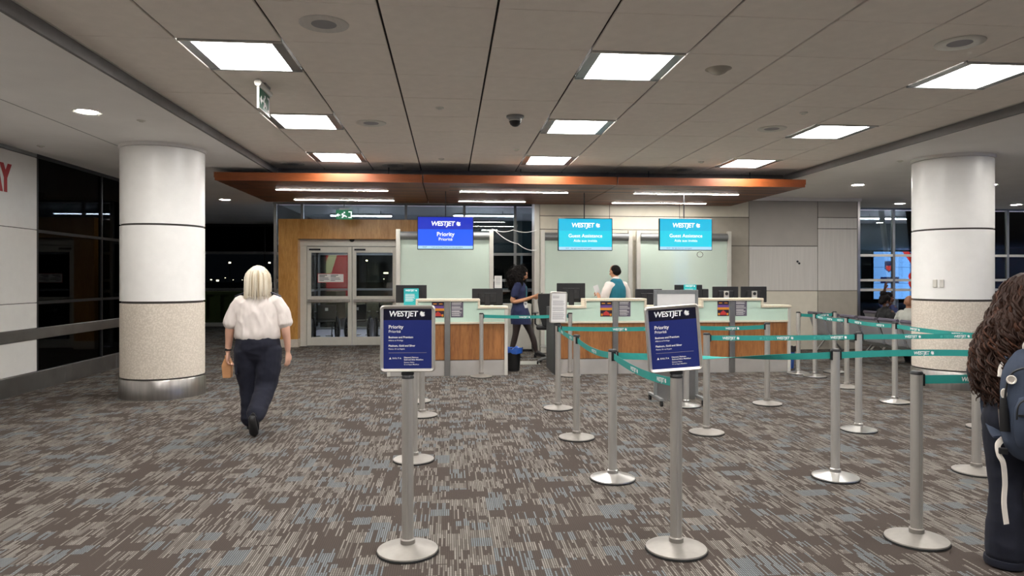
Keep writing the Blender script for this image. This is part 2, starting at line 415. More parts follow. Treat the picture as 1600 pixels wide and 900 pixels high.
# curtain wall behind the counters and to the right
YW = 16.3
w4 = struct('window_4', MB().box(-3.99, YW, ZC - .04, 33, YW + .08, ZC), 'frame_grey', 'night curtain wall behind the counters', 'window')
vx = [-3.95, -3.35, -1.0, .35, 1.54, 3.4, 5.6, 7.8, 9.7, 10.93, 13.95, 17, 20, 23, 26, 29, 32.9]
for x in vx:
    z0 = 2.44 if x in (-3.35, -1.0) else 0
    MB().box(x - .03, YW, z0, x + .03, YW + .08, ZC - .04).build('mullion', 'frame_grey', w4)
for a, b in zip(vx[:-1], vx[1:]):
    if a == -3.35: hs = [2.44, ZC - .04]
    else: hs = [.06, 1.25, 1.49, 2.10, ZC - .04]
    for z0, z1 in zip(hs[:-1], hs[1:]):
        MB().box(a + .03, YW + .035, z0 + .025, b - .03, YW + .045, z1 - .025).build('pane', 'window_glass', w4)
        MB().box(a + .03, YW, z0 - .03, b - .03, YW + .08, z0 + .03).build('transom', 'frame_white' if a > 9 else 'frame_grey', w4)
# other bounds of the hall, behind and beside the camera
struct('wall_behind', MB().box(-12, -14.2, 0, 33, -14, ZC), 'panel_cream')
struct('wall_right', MB().box(33, -14.2, 0, 33.2, 16.4, ZC), 'panel_grey')

# wood portal and glazed double door
tr = struct('trim_1', MB().box(-3.78, 15.9, .18, -3.36, 16.28, 2.86), 'wood_portal', 'honey-coloured wood portal around the glazed door', 'portal', .004)
MB().box(-3.36, 15.9, 2.42, -.65, 16.28, 2.86).build('lintel', 'wood_portal', tr, .004)
MB().box(-1.08, 15.9, .18, -.65, 16.28, 2.418).build('jamb', 'wood_portal', tr, .004)
for a in (-3.79, -1.09): MB().box(a, 15.89, 0, a + .44, 16.29, .18).build('stone_base', 'column_beige', tr, .004)
d1 = struct('door_1', MB().box(-3.36, 16.12, 2.27, -1.08, 16.30, 2.42), 'frame_white', 'glazed double door in a pale metal frame', 'door')
MB().box(-3.36, 16.14, 0, -3.22, 16.28, 2.27).build('frame_jamb', 'frame_white', d1, .004)
MB().box(-1.20, 16.14, 0, -1.08, 16.28, 2.27).build('frame_jamb', 'frame_white', d1, .004)
MB().lathe([(.0, -.03), (.05, -.02), (.06, .0), (.06, .01)], 0, 0, 12).xf(Matrix.Translation((-2.2, 16.1, 2.42)) @ Matrix.Rotation(PI / 2, 4, 'X')).build('motion_sensor', 'black_plastic', d1)
for a, b, hinge in ((-3.215, -2.215, 0), (-2.205, -1.205, 1)):
    lf = MB(); lf.box(a, 16.18, .01, a + .09, 16.23, 2.26); lf.box(b - .09, 16.18, .01, b, 16.23, 2.26); lf.box(a + .0905, 16.18, .01, b - .0905, 16.23, .2); lf.box(a + .0905, 16.18, 2.12, b - .0905, 16.23, 2.26); lf.box(a + .0905, 16.18, .98, b - .0905, 16.23, 1.13)
    lf = lf.build('door_leaf', 'frame_white', d1, .003)
    MB().box(a + .09, 16.2, .2, b - .09, 16.21, .98).build('pane', 'door_glass', lf); MB().box(a + .09, 16.2, 1.13, b - .09, 16.21, 2.12).build('pane', 'door_glass', lf)
    pb = MB().box(a + .03, 16.10, 1.0, b - .03, 16.14, 1.06); pb.box(a + .04, 16.14, 1.0, a + .09, 16.18, 1.06); pb.box(b - .09, 16.14, 1.0, b - .04, 16.18, 1.06)
    pb.build('push_bar', 'steel', lf, .004)
    MB().box(a + .05, 16.15, 2.17, a + .30, 16.18, 2.21).build('door_closer', 'frame_dark', lf)
nt = MB().box(-2.97, 16.185, 1.45, -2.40, 16.195, 1.635).build('door_notice', 'paper', d1)
nb = MB(); nb.box(-2.98, 16.186, 1.44, -2.39, 16.194, 1.45); nb.box(-2.98, 16.186, 1.635, -2.39, 16.194, 1.645); nb.box(-2.98, 16.186, 1.44, -2.97, 16.194, 1.645); nb.box(-2.40, 16.186, 1.44, -2.39, 16.194, 1.645)
nb.build('red_border', 'tail_red', nt)
nl = MB()
for c0 in (-2.94, -2.69):
    for i, wd in enumerate((.17, .12, .2, .22, .1)): nl.box(c0, 16.183, 1.60 - i * .03, c0 + wd, 16.184, 1.61 - i * .03 + (.006 if i < 2 else 0))
nl.build('printed_lines', 'ink', nt)

# panelled wall behind the counters
YB = 14.4
wb = struct('wall_back', MB().box(1.80, YB + .02, 0, 8.82, YB + .4, 3.2), 'dark_gap', 'cream and grey panelled wall behind the counters', 'wall')
def wp(x0, x1, z0, z1, mat): return MB().box(x0 + .006, YB, z0 + .006, x1 - .006, YB + .02, z1 - .006).build('wall_panel', mat, wb, .003)
for x0, x1, z0, z1, m in ((1.87, 3.35, 2.84, 3.2, 'panel_cream'), (3.35, 4.86, 2.84, 3.2, 'panel_cream'), (4.86, 6.38, 2.84, 3.2, 'panel_cream'),
                          (1.87, 3.35, 2.56, 2.84, 'panel_cream'), (3.35, 4.86, 2.56, 2.84, 'panel_cream'), (4.86, 6.38, 2.23, 2.84, 'panel_taupe'),
                          (1.87, 3.35, 0, 2.56, 'panel_cream'), (3.35, 4.86, 0, 2.56, 'panel_cream'), (4.86, 5.93, 0, 2.23, 'panel_taupe'), (5.93, 6.38, 0, 2.23, 'panel_taupe'),
                          (6.38, 7.92, 2.23, 3.2, 'panel_grey'), (6.38, 7.92, 1.27, 2.23, 'panel_light'), (6.38, 7.92, 0, 1.27, 'panel_cream'),
                          (7.92, 8.82, 2.85, 3.2, 'panel_grey'), (7.92, 8.82, 2.61, 2.85, 'panel_light'), (7.92, 8.82, 1.27, 2.61, 'panel_light'), (7.92, 8.82, 0, 1.27, 'panel_taupe')): wp(x0, x1, z0, z1, m)
MB().box(1.76, YB - .02, 0, 1.87, YB + .42, 3.2).build('wall_end_post', 'frame_white', wb, .004)
MB().box(8.82, YB - .01, 0, 8.88, YB + .42, 3.2).build('corner_trim', 'steel', wb, .003)
MB().box(1.76, YB - .03, 3.2, 8.9, YB + .42, ZC).build('cornice', 'plaster', wb, .004)
MB().cyl((7.46, YB - .012, 1.90), (7.46, YB, 1.90), .022, 10).cyl((7.50, YB - .012, 1.86), (7.50, YB, 1.86), .022, 10).build('black_stud', 'black_plastic', wb)
for q in ((2.2, 2.35), (2.42, 2.57)):
    MB().box(q[0], YB - .012, 2.93, q[1], YB, 3.05)
# columns
def column(x, y, label):
    R = .51
    t = tag(MB().lathe([(R, 1.25), (R, 2.215)], x, y, 48).build('column', 'column_white'), label, 'column', 'round clad columns', 'structure')
    MB().lathe([(R - .02, 2.2), (R - .02, 2.245)], x, y, 48).build('joint', 'dark_gap', t)
    MB().lathe([(R, 2.24), (R, ZC - .05)], x, y, 48).build('upper_shell', 'column_white', t)
    MB().lathe([(R + .015, ZC - .045), (R + .015, ZC)], x, y, 48).build('ceiling_collar', 'plaster', t)
    MB().lathe([(R - .02, 1.2), (R - .02, 1.26)], x, y, 48).build('joint', 'dark_gap', t)
    MB().lathe([(R, .27), (R, 1.22)], x, y, 48).build('lower_shell', 'column_beige', t)
    MB().lathe([(R - .02, .2), (R - .02, .28)], x, y, 48).build('joint', 'dark_gap', t)
    MB().lathe([(R + .012, 0), (R + .012, .235), (R + .004, .25)], x, y, 48).build('base_ring', 'steel', t)
    return t
column(-3.79, 9.66, 'round column with stainless base ring, left of the walking woman')
cr = column(7.22, 9.45, 'round column with stainless base ring, behind the curly-haired traveller')
for dx in (0, .075):
    u = MB().box(-.025, -.015, -.055, .025, .015, .055).build('wall_switch', 'frame_white', cr, .004); a = -2.42 + dx * 2
    u.location = (7.22 + .522 * math.cos(-2.62 + dx * 2.2), 9.45 + .522 * math.sin(-2.62 + dx * 2.2), 1.47); u.rotation_euler = (0, 0, -2.62 + dx * 2.2 + PI / 2)

# ================================================================ LIGHTS
RN = {7: 'far', 4: 'middle', 1: 'near', -2: 'overhead', -5: 'rear', -8: 'hindmost'}; CN = {-3: 'left', 1: 'centre', 5: 'right'}
fr = MB(); a = .39
fr.box(-a, -a, 0, -a + .085, a, .012); fr.box(a - .085, -a, 0, a, a, .012); fr.box(-a, -a, -.004, a, -a + .03, .03); fr.box(-a, a - .03, -.004, a, a, .03)
fr.box(-a, -a, .07, a, a, .08)
fr_me = fr.mesh('frame', 'frame_grey'); df_me = MB().box(-.305, -.355, .012, .305, .355, .02).mesh('diffuser', 'lamp_panel')
lip_me = MB().box(-.39, -.398, -.01, .39, -.386, .004).mesh('lip', 'frame_white')
for c, r in LIGHTS:
    t = thing('ceiling_light', f'square recessed ceiling light panel, {RN[r]} row of the {CN[c]} column', 'ceiling light', ((CX(c) + CX(c + 1)) / 2, (CY(r) + CY(r + 1)) / 2, ZT - .004), 0, 'square light panels in the tile ceiling')
    link('frame', fr_me, t); link('diffuser', df_me, t); link('lip', lip_me, t)
dl_r = MB().lathe([(.085, .02), (.10, 0), (.135, -.006), (.14, 0), (.14, .004)], 0, 0, 24).mesh('trim_ring', 'frame_white')
dl_l = MB().lathe([(0, -.002), (.07, -.004), (.098, 0), (.098, .008)], 0, 0, 20).mesh('lens', 'lamp_down')
DL = [(-3.74, 7.6, 'beside the left column'), (7.54, 12.3, 'in front of the right column'), (9.98, 12.08, 'right of the right column'), (-4.92, 15.87, 'over the far left lobby'),
      (-3.9, 3.2, 'along the left wall'), (-3.9, -1.2, 'at the rear of the left wall'), (8.0, 8.0, 'above the traveller'), (10.6, 8.0, 'beyond the traveller'), (8.0, 3.8, 'right of the queue'), (10.6, 3.8, 'further right of the queue'),
      (8.0, -.4, 'right, behind the queue'), (13.4, 12.0, 'by the right glazing'), (13.4, 6, 'over the right lounge'), (17, 11, 'over the lounge glazing'), (17, 4, 'deep in the right lounge'), (21, 9, 'over the distant lounge'), (26, 9, 'over the far lounge end'), (10.4, 15.3, 'close to the right glazing'), (13.3, 15.3, 'close to the glazing beyond the right column')]
for x, y, s in DL:
    t = thing('downlight', f'small round recessed downlight {s}', 'downlight', (x, y, ZC - .001), 0, 'round downlights in the plain ceiling')
    link('trim_ring', dl_r, t); link('lens', dl_l, t)
# ---- ceiling fittings
sp_r = MB().lathe([(.085, -.004), (.16, -.012), (.175, -.006), (.178, 0)], 0, 0, 28).mesh('rim', 'frame_white'); sp_g = MB().lathe([(0, -.006), (.09, -.005), (.09, 0)], 0, 0, 24).mesh('grille', 'paper_grey')
sp_t = MB().lathe([(.085, -.004), (.16, -.010), (.175, -.005), (.178, 0)], 0, 0, 28).mesh('rim', 'panel_light'); sp_tg = MB().lathe([(0, -.006), (.09, -.005), (.09, 0)], 0, 0, 24).mesh('grille', 'seat_grey')
for x, y, s, dk in ((-.9, 5.13, 'taupe, in the near left tiles', 1), (3.96, 5.1, 'white rim, in the near right tiles', 0), (3.94, 8.24, 'white rim, in the middle right tiles', 0), (-.92, 8.36, 'white rim, in the middle left tiles', 0),
                    (-2.5, 11.48, 'in the last tile row at the far left', 1), (-.92, 11.5, 'in the last tile row left of centre', 1), (3.92, 11.5, 'in the last tile row at the right', 1)):
    t = thing('ceiling_speaker', f'round ceiling speaker {s}', 'speaker', (x, y, ZT), 0, 'round speakers in the tile ceiling')
    link('rim', sp_t if dk else sp_r, t); link('grille', sp_tg if dk else sp_g, t)
tag(MB().lathe([(0, -.05), (.03, -.047), (.06, -.035), (.085, -.015), (.10, -.004), (.115, 0)], 2.35, 5.93, 28).xf(Matrix.Translation((0, 0, ZT))).build('ceiling_diffuser', 'panel_taupe'), 'shallow beige dome fixture right of the near centre light', 'diffuser')
t = thing('dome_camera', 'black dome security camera hanging from the tile ceiling', 'camera', (.742, 7.85, ZT))
MB().lathe([(.10, 0), (.10, -.02), (.075, -.035), (.07, -.05)], 0, 0, 24).build('housing', 'frame_grey', t)
MB().lathe([(0, -.125), (.03, -.118), (.055, -.098), (.068, -.07), (.07, -.045)], 0, 0, 20).build('dome', 'black_plastic', t)
MB().lathe([(.070, -.05), (.073, -.056), (.070, -.062)], 0, 0, 20).build('ring', 'chrome', t)
for x, y, z, s in ((-.103, 7.54, ZT, 'left of the dome camera'), (3.91, 7.41, ZT, 'near the middle right light'), (-.12, 10.78, ZT, 'in the far centre tiles'), (3.96, 10.7, ZT, 'in the far right tiles'), (.95, 9.9, ZT, 'white, behind the dome camera'), (6.6, 9.7, ZC, 'on the plain right ceiling'), (-5.3, 9.6, ZC, 'on the plain left ceiling'), (-3.35, 7.95, ZC, 'beside the left downlight')):
    t = thing('smoke_detector', f'small flat ceiling detector {s}', 'detector', (x, y, z), 0, 'ceiling detectors')
    MB().lathe([(.045, 0), (.045, -.008), (.038, -.012)], 0, 0, 16).build('base', 'frame_white', t); MB().lathe([(0, -.022), (.02, -.022), (.026, -.012)], 0, 0, 12).build('sensor', 'frame_white', t)

# exit signs
t = thing('exit_sign', 'green exit sign hung edge-on under a white tube from the ceiling', 'sign', (-1.75, 6.6, 3.12))
MB().box(-.006, 0, 0, .006, .38, .19).build('panel', 'exit_green', t)
fb = MB(); fb.box(-.01, -.008, -.004, .01, 0, .2); fb.box(-.01, -.008, -.008, .01, .388, 0); fb.build('edge_frame', 'frame_white', t)
MB().cyl((0, -.02, .222), (0, .4, .222), .032, 16).build('tube_housing', 'frame_white', t)
MB().box(-.035, .12, .24, .035, .3, .262).build('ceiling_mount', 'frame_grey', t)
def runner(parent, y0, mat, f):
    g = MB()
    for poly in ([(-.02, .05), (.03, .05), (.03, .085), (-.02, .085)], [(.0, .12), (.03, .12), (.03, .15), (.0, .15)], [(-.05, .08), (-.015, .07), (.0, .115), (-.03, .12)], [(-.045, .02), (-.015, .02), (.01, .06), (-.015, .07)], [(.02, .06), (.06, .03), (.07, .05), (.035, .075)], [(.10, .02), (.17, .02), (.17, .16), (.10, .16), (.10, .14), (.15, .14), (.15, .04), (.10, .04)], [(-.16, .08), (-.11, .04), (-.11, .07), (-.07, .07), (-.07, .09), (-.11, .09), (-.11, .12)]):
        g.prism(poly, y0 - .001, y0 + .001)
    return g.xf(f).build('running_figure', mat, parent)
runner(t, -.0085, 'white_print', Matrix.Translation((0, .19, .005)) @ Matrix.Rotation(PI / 2, 4, 'Z'))
t = thing('exit_sign', 'green exit sign with running figure above the wood portal', 'sign', (-2.24, 15.2, 2.80))
MB().box(-.17, -.02, 0, .17, .02, .2).build('panel', 'exit_lit', t); runner(t, -.0225, 'exit_white', Matrix.Translation((-.01, 0, .01)))
MB().box(-.1, -.03, .2, .1, .03, .24).build('housing', 'frame_grey', t); MB().cyl((0, 0, .24), (0, 0, ZC - 2.80), .012, 8).build('drop_rod', 'frame_grey', t)

# ================================================================ SLATTED CANOPY
t = thing('slatted_canopy', 'brown wooden slatted canopy hanging above the check-in counters', 'canopy', (0, 0, 0))
X0, X1, CYF, CYB = -3.63, 5.94, 11.2, 14.3
seams = [X0, -.42, 2.74, X1]
for i in range(3):
    a, b = seams[i] + (.008 if i else 0), seams[i + 1] - (.008 if i < 2 else 0)
    pn = MB().box(a, CYF + .03, 3.11, b, CYB, 3.19).build('canopy_panel', 'charcoal', t)
    MB().box(a, CYF, 3.065, b, CYF + .03, 3.195).build('fascia', 'wood_fascia', pn, .002)
    sl = MB(); y = CYF + .05
    while y < CYB - .03:
        sl.box(a + (.0 if i else random.uniform(0, .01)), y, 3.068, b - (random.uniform(0, .012) if i == 2 else 0), y + .034, 3.11); y += .05
    tag(sl.build('slats', 'wood_slat', pn), None, None, None, 'stuff')
    if i == 0: MB().box(a - .012, CYF, 3.11, a, CYB, 3.195).build('side_edge', 'wood_fascia', pn)
    if i == 2: MB().box(b, CYF, 3.11, b + .012, CYB, 3.195).build('side_edge', 'wood_fascia', pn)
for x in (-3.0, -1, 1.2, 3.4, 5.2):
    for y in (11.7, 13.8): MB().cyl((x, y, 3.19), (x, y, 3.40 if y < 11.9 and RX0 < x < RX1 else ZC + .01), .008, 6).build('hanger_rod', 'frame_dark', t)
for x0, x1, y, s in ((-2.95, -1.07, 12.25, 'front left'), (-2.98, -1.08, 13.8, 'back left'), (.19, 2.09, 12.25, 'front centre'), (.19, 1.5, 13.8, 'back centre'), (3.3, 5.22, 12.25, 'front right'), (3.27, 5.2, 13.8, 'back right')):
    q = thing('linear_light', f'long linear light set in the canopy underside, {s}', 'light', ((x0 + x1) / 2, y, 3.066), 0, 'linear lights in the canopy')
    h = (x1 - x0) / 2
    MB().box(-h - .02, -.036, -.009, h + .02, .036, -.001).build('housing', 'frame_white', q, .003); MB().box(-h, -.03, -.012, h, .03, -.008).build('diffuser', 'lamp_strip', q, .004)

# ================================================================ BACKDROP GLASS SCREENS
def glass_screen(x0, x1, y, label):
    t = thing('glass_screen', label, 'screen', (x0, y, 0), 0, 'frosted screens behind the counters'); W = x1 - x0
    for a in (0, W - .085): MB().box(a, -.04, 0, a + .085, .04, 2.53).build('post', 'frame_white', t, .004)
    MB().box(.085, -.03, 0, W - .085, .03, .12).build('bottom_rail', 'frame_white', t, .003)
    MB().cyl((.085, 0, 2.40), (W - .085, 0, 2.40), .085, 20).build('roller_tube', 'frame_grey', t)
    MB().box(.085, -.012, .12, W - .085, .012, 2.32).build('pane', 'frosted', t)
    return t
g1 = glass_screen(-1.067, .896, 14.2, 'frosted green glass screen behind the left counter')
g2 = glass_screen(1.875, 3.80, 14.28, 'frosted green glass screen behind the middle counter')
g3 = glass_screen(3.89, 5.93, 14.28, 'frosted green glass screen behind the right counter')
def cable(label, pts, r=.006):
    P = []
    for (a, b) in zip(pts[:-1], pts[1:]):
        for i in range(8):
            k = i / 8; sag = 4 * k * (1 - k) * .05
            P.append((a[0] + (b[0] - a[0]) * k, a[1] + (b[1] - a[1]) * k, a[2] + (b[2] - a[2]) * k - sag))
    P.append(pts[-1]); return tag(MB().tube(P, r, 6).build('cable', 'paper'), label, 'cable', 'pale cables over the staff opening')
cable('pale cable running straight across the top of the staff opening', [(.86, 14.15, 2.545), (1.3, 14.2, 2.53), (1.8, 14.35, 2.54)])
cable('pale cable sagging diagonally across the staff opening', [(.94, 14.15, 2.5), (1.4, 14.25, 2.25), (1.8, 14.36, 2.12)], .008)

# ================================================================ COUNTERS
def counter(x0, x1, mid, r0, r1, label, left_dark):
    """x0..x1 whole width, r0..r1 raised ledge, mid = steel post"""
    yf, yb = 11.05, 11.95; zw, zl, zr = .85, 1.10, 1.215
    t = thing('check_in_counter', label, 'counter', (0, 0, 0), 0, 'check-in counters')
    bd = MB().box(x0 + .03, yf + .05, .02, x1 - .03, yf + .30, .84); bd.build('body', 'charcoal', t)
    MB().box(x0 + .03, yf + .30, .74, x1 - .03, yb, .78).build('worktop', 'ledge', t, .004)
    for a, b in ((x0 + .05, mid - .045), (mid + .045, x1 - .05)):
        MB().box(a, yf + .025, .25, b, yf + .05, zw - .03).build('wood_panel', 'wood_counter', t, .003)
        MB().box(a, yf + .01, 0, b, yf + .05, .24).build('kick_plate', 'kick', t, .002)
        MB().box(a, yf - .012, zw - .03, b, yf + .06, zw).build('edge_strip', 'ledge', t, .003)
        # mint glass front with its stepped top
        pr = [(a, zw), (b, zw)]
        if a < mid - .05: pr += [(b, zr - .04), (r0, zr - .04), (r0, zl - .04), (a, zl - .04)]
        else: pr += [(b, zl - .04), (r1, zl - .04), (r1, zr - .04), (a, zr - .04)]
        MB().prism(pr, yf + .005, yf + .03).build('glass_front', 'mint', t)
    # stepped ledge
    def step(x_a, x_b, z): return MB().box(x_a, yf - .03, z - .04, x_b, yf + .28, z).build('ledge', 'ledge', t, .005)
    step(x0, r0 + .0, zl); step(r0 - .035, r1 + .035, zr); step(r1, x1, zl)
    for a in (r0 - .035, r1): MB().box(a, yf - .03, zl, a + .035, yf + .28, zr - .04).build('ledge_riser', 'ledge', t, .004)
    MB().box(mid - .045, yf - .02, 0, mid + .045, yf + .05, zr - .04).build('steel_post', 'steel_dull', t, .004)
    for a, dk in ((x0, left_dark), (x1 - .05, False)):
        MB().box(a, yf - .005, 0, a + .05, yb, zl - .04).build('end_panel', 'charcoal' if dk else 'frame_white', t, .004)
    # posters on the glass front
    def poster(px0, px1, z0, z1, kind):
        y = yf + .004
        if kind == 0:
            p = MB().box(px0, y - .004, z0, px1, y, z1).build('poster', 'poster_dark', t); h = z1 - z0; w_ = px1 - px0
            MB().box(px0, y - .006, z0 + h * .58, px1, y - .004, z0 + h * .74).build('purple_band', 'poster_purple', p)
            MB().box(px0, y - .006, z0 + h * .42, px1, y - .004, z0 + h * .58).build('orange_band', 'poster_orange', p)
            MB().prism([(px0 + w_ * .2, z0 + h * .08), (px0 + w_ * .8, z0 + h * .08), (px0 + w_ * .72, z0 + h * .25), (px0 + w_ * .5, z0 + h * .38), (px0 + w_ * .28, z0 + h * .25)], y - .007, y - .004).build('red_shape', 'poster_red', p)
            MB().prism([(px0 + w_ * (.5 + .13 * math.cos(q * PI / 5)), z0 + h * (.25 + .1 * math.sin(q * PI / 5))) for q in range(10)], y - .009, y - .006).build('round_shape', 'poster_red', p)
            g = MB(); g.box(px0 + w_ * .12, y - .006, z0 + h * .84, px0 + w_ * .4, y - .004, z0 + h * .9); g.box(px0 + w_ * .6, y - .006, z0 + h * .84, px0 + w_ * .88, y - .004, z0 + h * .9); g.box(px0 + w_ * .05, y - .006, z0 + h * .05, px0 + w_ * .2, y - .004, z0 + h * .2); g.box(px0 + w_ * .8, y - .006, z0 + h * .05, px0 + w_ * .95, y - .004, z0 + h * .2)
            g.build('print', 'poster_orange', p)
        else:
            p = MB().box(px0, y - .004, z0, px1, y, z1).build('poster', 'poster_grey', t); h = z1 - z0; g = MB(); random.seed(3)
            for i in range(15):
                if i in (3, 8): continue
                zz = z1 - h * (.06 + i * .06); g.box(px0 + .014, y - .0055, zz - .004, px1 - .014 - random.uniform(0, .05), y - .004, zz + (.006 if i in (0, 9) else .001))
            g.build('printed_lines', 'paper', p)
    poster(mid - .245, mid - .052, .925, 1.17, 0); poster(mid + .055, mid + .25, .925, 1.17, 1)
    return t
counter(-.97, .925, -.03, -.49, .45, 'wood and mint glass check-in counter on the left, nearest the portal', False)
counter(1.67, 3.635, 2.665, 2.19, 3.14, 'wood and mint glass check-in counter in the middle, below the man in the vest', True)
counter(3.645, 5.61, 4.61, 4.12, 5.10, 'wood and mint glass check-in counter on the right, beside the panelled wall', False)

# ================================================================ MONITORS AND DESK THINGS
def monitor(x, y, zt, w_, h_, label, rz=0.0, silver=False):
    """back towards the camera; zt = top of casing; stands on the worktop at .78"""
    t = thing('monitor', label, 'monitor', (x, y, .78), rz, 'monitors behind the counters'); top = zt - .78; b = top - h_
    MB().box(-w_ / 2, -.012, b, w_ / 2, .02, top).build('casing', 'black_plastic', t, .006)
    MB().box(-w_ * .3, -.04, b + h_ * .15, w_ * .3, -.012, b + h_ * .75).build('rear_hump', 'black_plastic', t, .01)
    MB().box(-w_ / 2 + .015, .02, b + .015, w_ / 2 - .015, .022, top - .015).build('screen', 'screen_black', t)
    g = MB()
    for i in range(5): g.box(-w_ * .2, -.0415, b + h_ * (.5 + i * .04), w_ * .2, -.04, b + h_ * (.515 + i * .04))
    g.build('vents', 'charcoal', t)
    MB().box(-.045, -.055, .01, .045, -.035, b + h_ * .72).build('stand_column', 'alu' if silver else 'black_plastic', t, .004)
    if silver:
        MB().lathe([(.0, -.060), (.028, -.060), (.028, -.056), (0, -.056)], 0, 0, 16).xf(Matrix.Rotation(0, 4, 'X')).xf(Matrix.Translation((0, -.0, b + h_ * .55)) @ Matrix.Rotation(-PI / 2, 4, 'X')).build('round_badge', 'black_plastic', t)
    MB().lathe([(.11, 0), (.11, .008), (.03, .016)], 0, -.02, 20).build('stand_foot', 'alu' if silver else 'black_plastic', t)
    return t
yM = 11.55
monitor(-.62, yM, 1.43, .50, .29, 'black monitor with a teal card, on the left counter next to the portal')
monitor(.63, yM, 1.37, .51, .27, 'black monitor at the right end of the left counter', -.05)
monitor(2.03, yM, 1.46, .48, .32, 'black monitor at the left end of the middle counter, beside the office chair')
monitor(3.36, yM, 1.36, .47, .27, 'black tilted monitor at the right end of the middle counter', .06)
monitor(4.05, yM, 1.43, .48, .28, 'black monitor with a teal strip, behind the blank floor poster')
monitor(4.70, yM, 1.40, .45, .27, 'black monitor with silver stand on the raised part of the right counter', 0, True)
monitor(5.20, yM, 1.40, .44, .27, 'black monitor with silver stand and white sticker, at the right counter end', -.12, True)
def teal_card(x0, x1, y, z0, z1, label):
    t = thing('notice_card', label, 'card', ((x0 + x1) / 2, y, z0)); W = x1 - x0; H = z1 - z0
    MB().box(-W / 2, 0, 0, W / 2, .003, H).build('card', 'teal_card', t); logo(t, W * .8, 0, -.002, H * .84)
    for i, f in enumerate((.62, .62, .66, .6, .66, .5, .58, .5)): MB().box(-W * .4, -.002, H * (.66 - i * .055), -W * .4 + W * f, -.0005, H * (.68 - i * .055)).build('print_line', 'white_print', t)
teal_card(-.72, -.485, 11.2, 1.10, 1.38, 'teal printed card standing on the left counter ledge')
teal_card(3.95, 4.17, 11.49, 1.20, 1.435, 'teal printed card in front of the monitor behind the blank floor poster')
t = thing('notice_sheet', 'white paper notice taped to the right post of the left glass screen', 'paper', (.99, 14.14, 1.34)); MB().box(-.075, 0, 0, .075, .003, .25).build('sheet', 'paper', t)
for i in range(5): MB().box(-.055, -.001, .2 - i * .03, .05, 0, .206 - i * .03).build('print_line', 'ink', t)
t = thing('card_reader', 'small black device at the left edge of the right counter', 'device', (4.36, 11.6, .78)); MB().box(-.04, -.05, 0, .04, .05, .03).build('base', 'black_plastic', t, .005); MB().box(-.06, -.02, .03, .06, .03, .58).build('reader', 'black_plastic', t, .01)
t = thing('desk_telephone', 'dark desk telephone on the left end of the left counter', 'telephone', (-.93, 11.55, .78)); MB().box(-.02, -.1, 0, .12, .1, .05).build('base', 'black_plastic', t, .008); MB().tube([(0, -.09, .07), (0, -.05, .085), (0, .05, .085), (0, .09, .07)], .02, 8).build('handset', 'black_plastic', t)

# ================================================================ HANGING DISPLAYS
def display(xc, top, label, guest):
    W, H, y = .976, .575, 12.2
    t = thing('hanging_display', label, 'display', (xc, y, top - H), 0, 'airline displays hanging above the counters')
    MB().box(-W / 2, 0, 0, W / 2, .06, H).build('casing', 'screen_black', t, .005)
    MB().box(-W / 2 + .012, -.003, H - .222, W / 2 - .012, 0, H - .012).build('screen_header', 'scr_cyan_top' if guest else 'scr_blue_top', t)
    MB().box(-W / 2 + .012, -.003, .066, W / 2 - .012, 0, H - .222).build('screen_field', 'scr_cyan' if guest else 'scr_blue', t)
    MB().box(-W / 2 + .012, -.003, .012, W / 2 - .012, 0, .066).build('screen_ticker', 'scr_pale', t)
    logo(t, .52, .01, -.006, H - .16, 'scr_white')
    if guest:
        letters(t, 'Guest Assistance', .088, 0, -.006, .235, 'scr_white', align='CENTER', bold=.006); letters(t, 'Aide aux invités', .066, 0, -.006, .155, 'scr_white', align='CENTER')
        letters(t, '10:27     Be right there for every guest', .03, -.36, -.006, .03, 'ink')
    else:
        letters(t, 'Priority', .10, 0, -.006, .235, 'scr_white', align='CENTER', bold=.012); letters(t, 'Priorité', .078, 0, -.006, .155, 'scr_white', align='CENTER')
        letters(t, '10:27        • Let us know if there are any questions', .034, -.40, -.006, .03, 'ink')
    MB().box(-.12, .06, H * .25, .12, .10, H * .8).build('rear_bracket', 'charcoal', t)
    MB().box(-.008, .10, H * .4, .008, .116, 3.068 - (top - H)).build('drop_pole', 'charcoal', t)
    return t
display(-.065, 2.616, 'hanging display with the dark blue priority message', False)
display(2.403, 2.605, 'hanging turquoise guest assistance display in the middle', True)
display(4.232, 2.615, 'hanging turquoise guest assistance display on the right', True)
t = tag(MB().tube([(4.50 + .055 * math.cos(a / 12 * 2 * PI), 12.22, 1.97 + .05 * math.sin(a / 12 * 2 * PI)) for a in range(14)], .004, 6).build('cable_loop', 'black_rubber'), 'small black cable loop under the right turquoise display', 'cable')

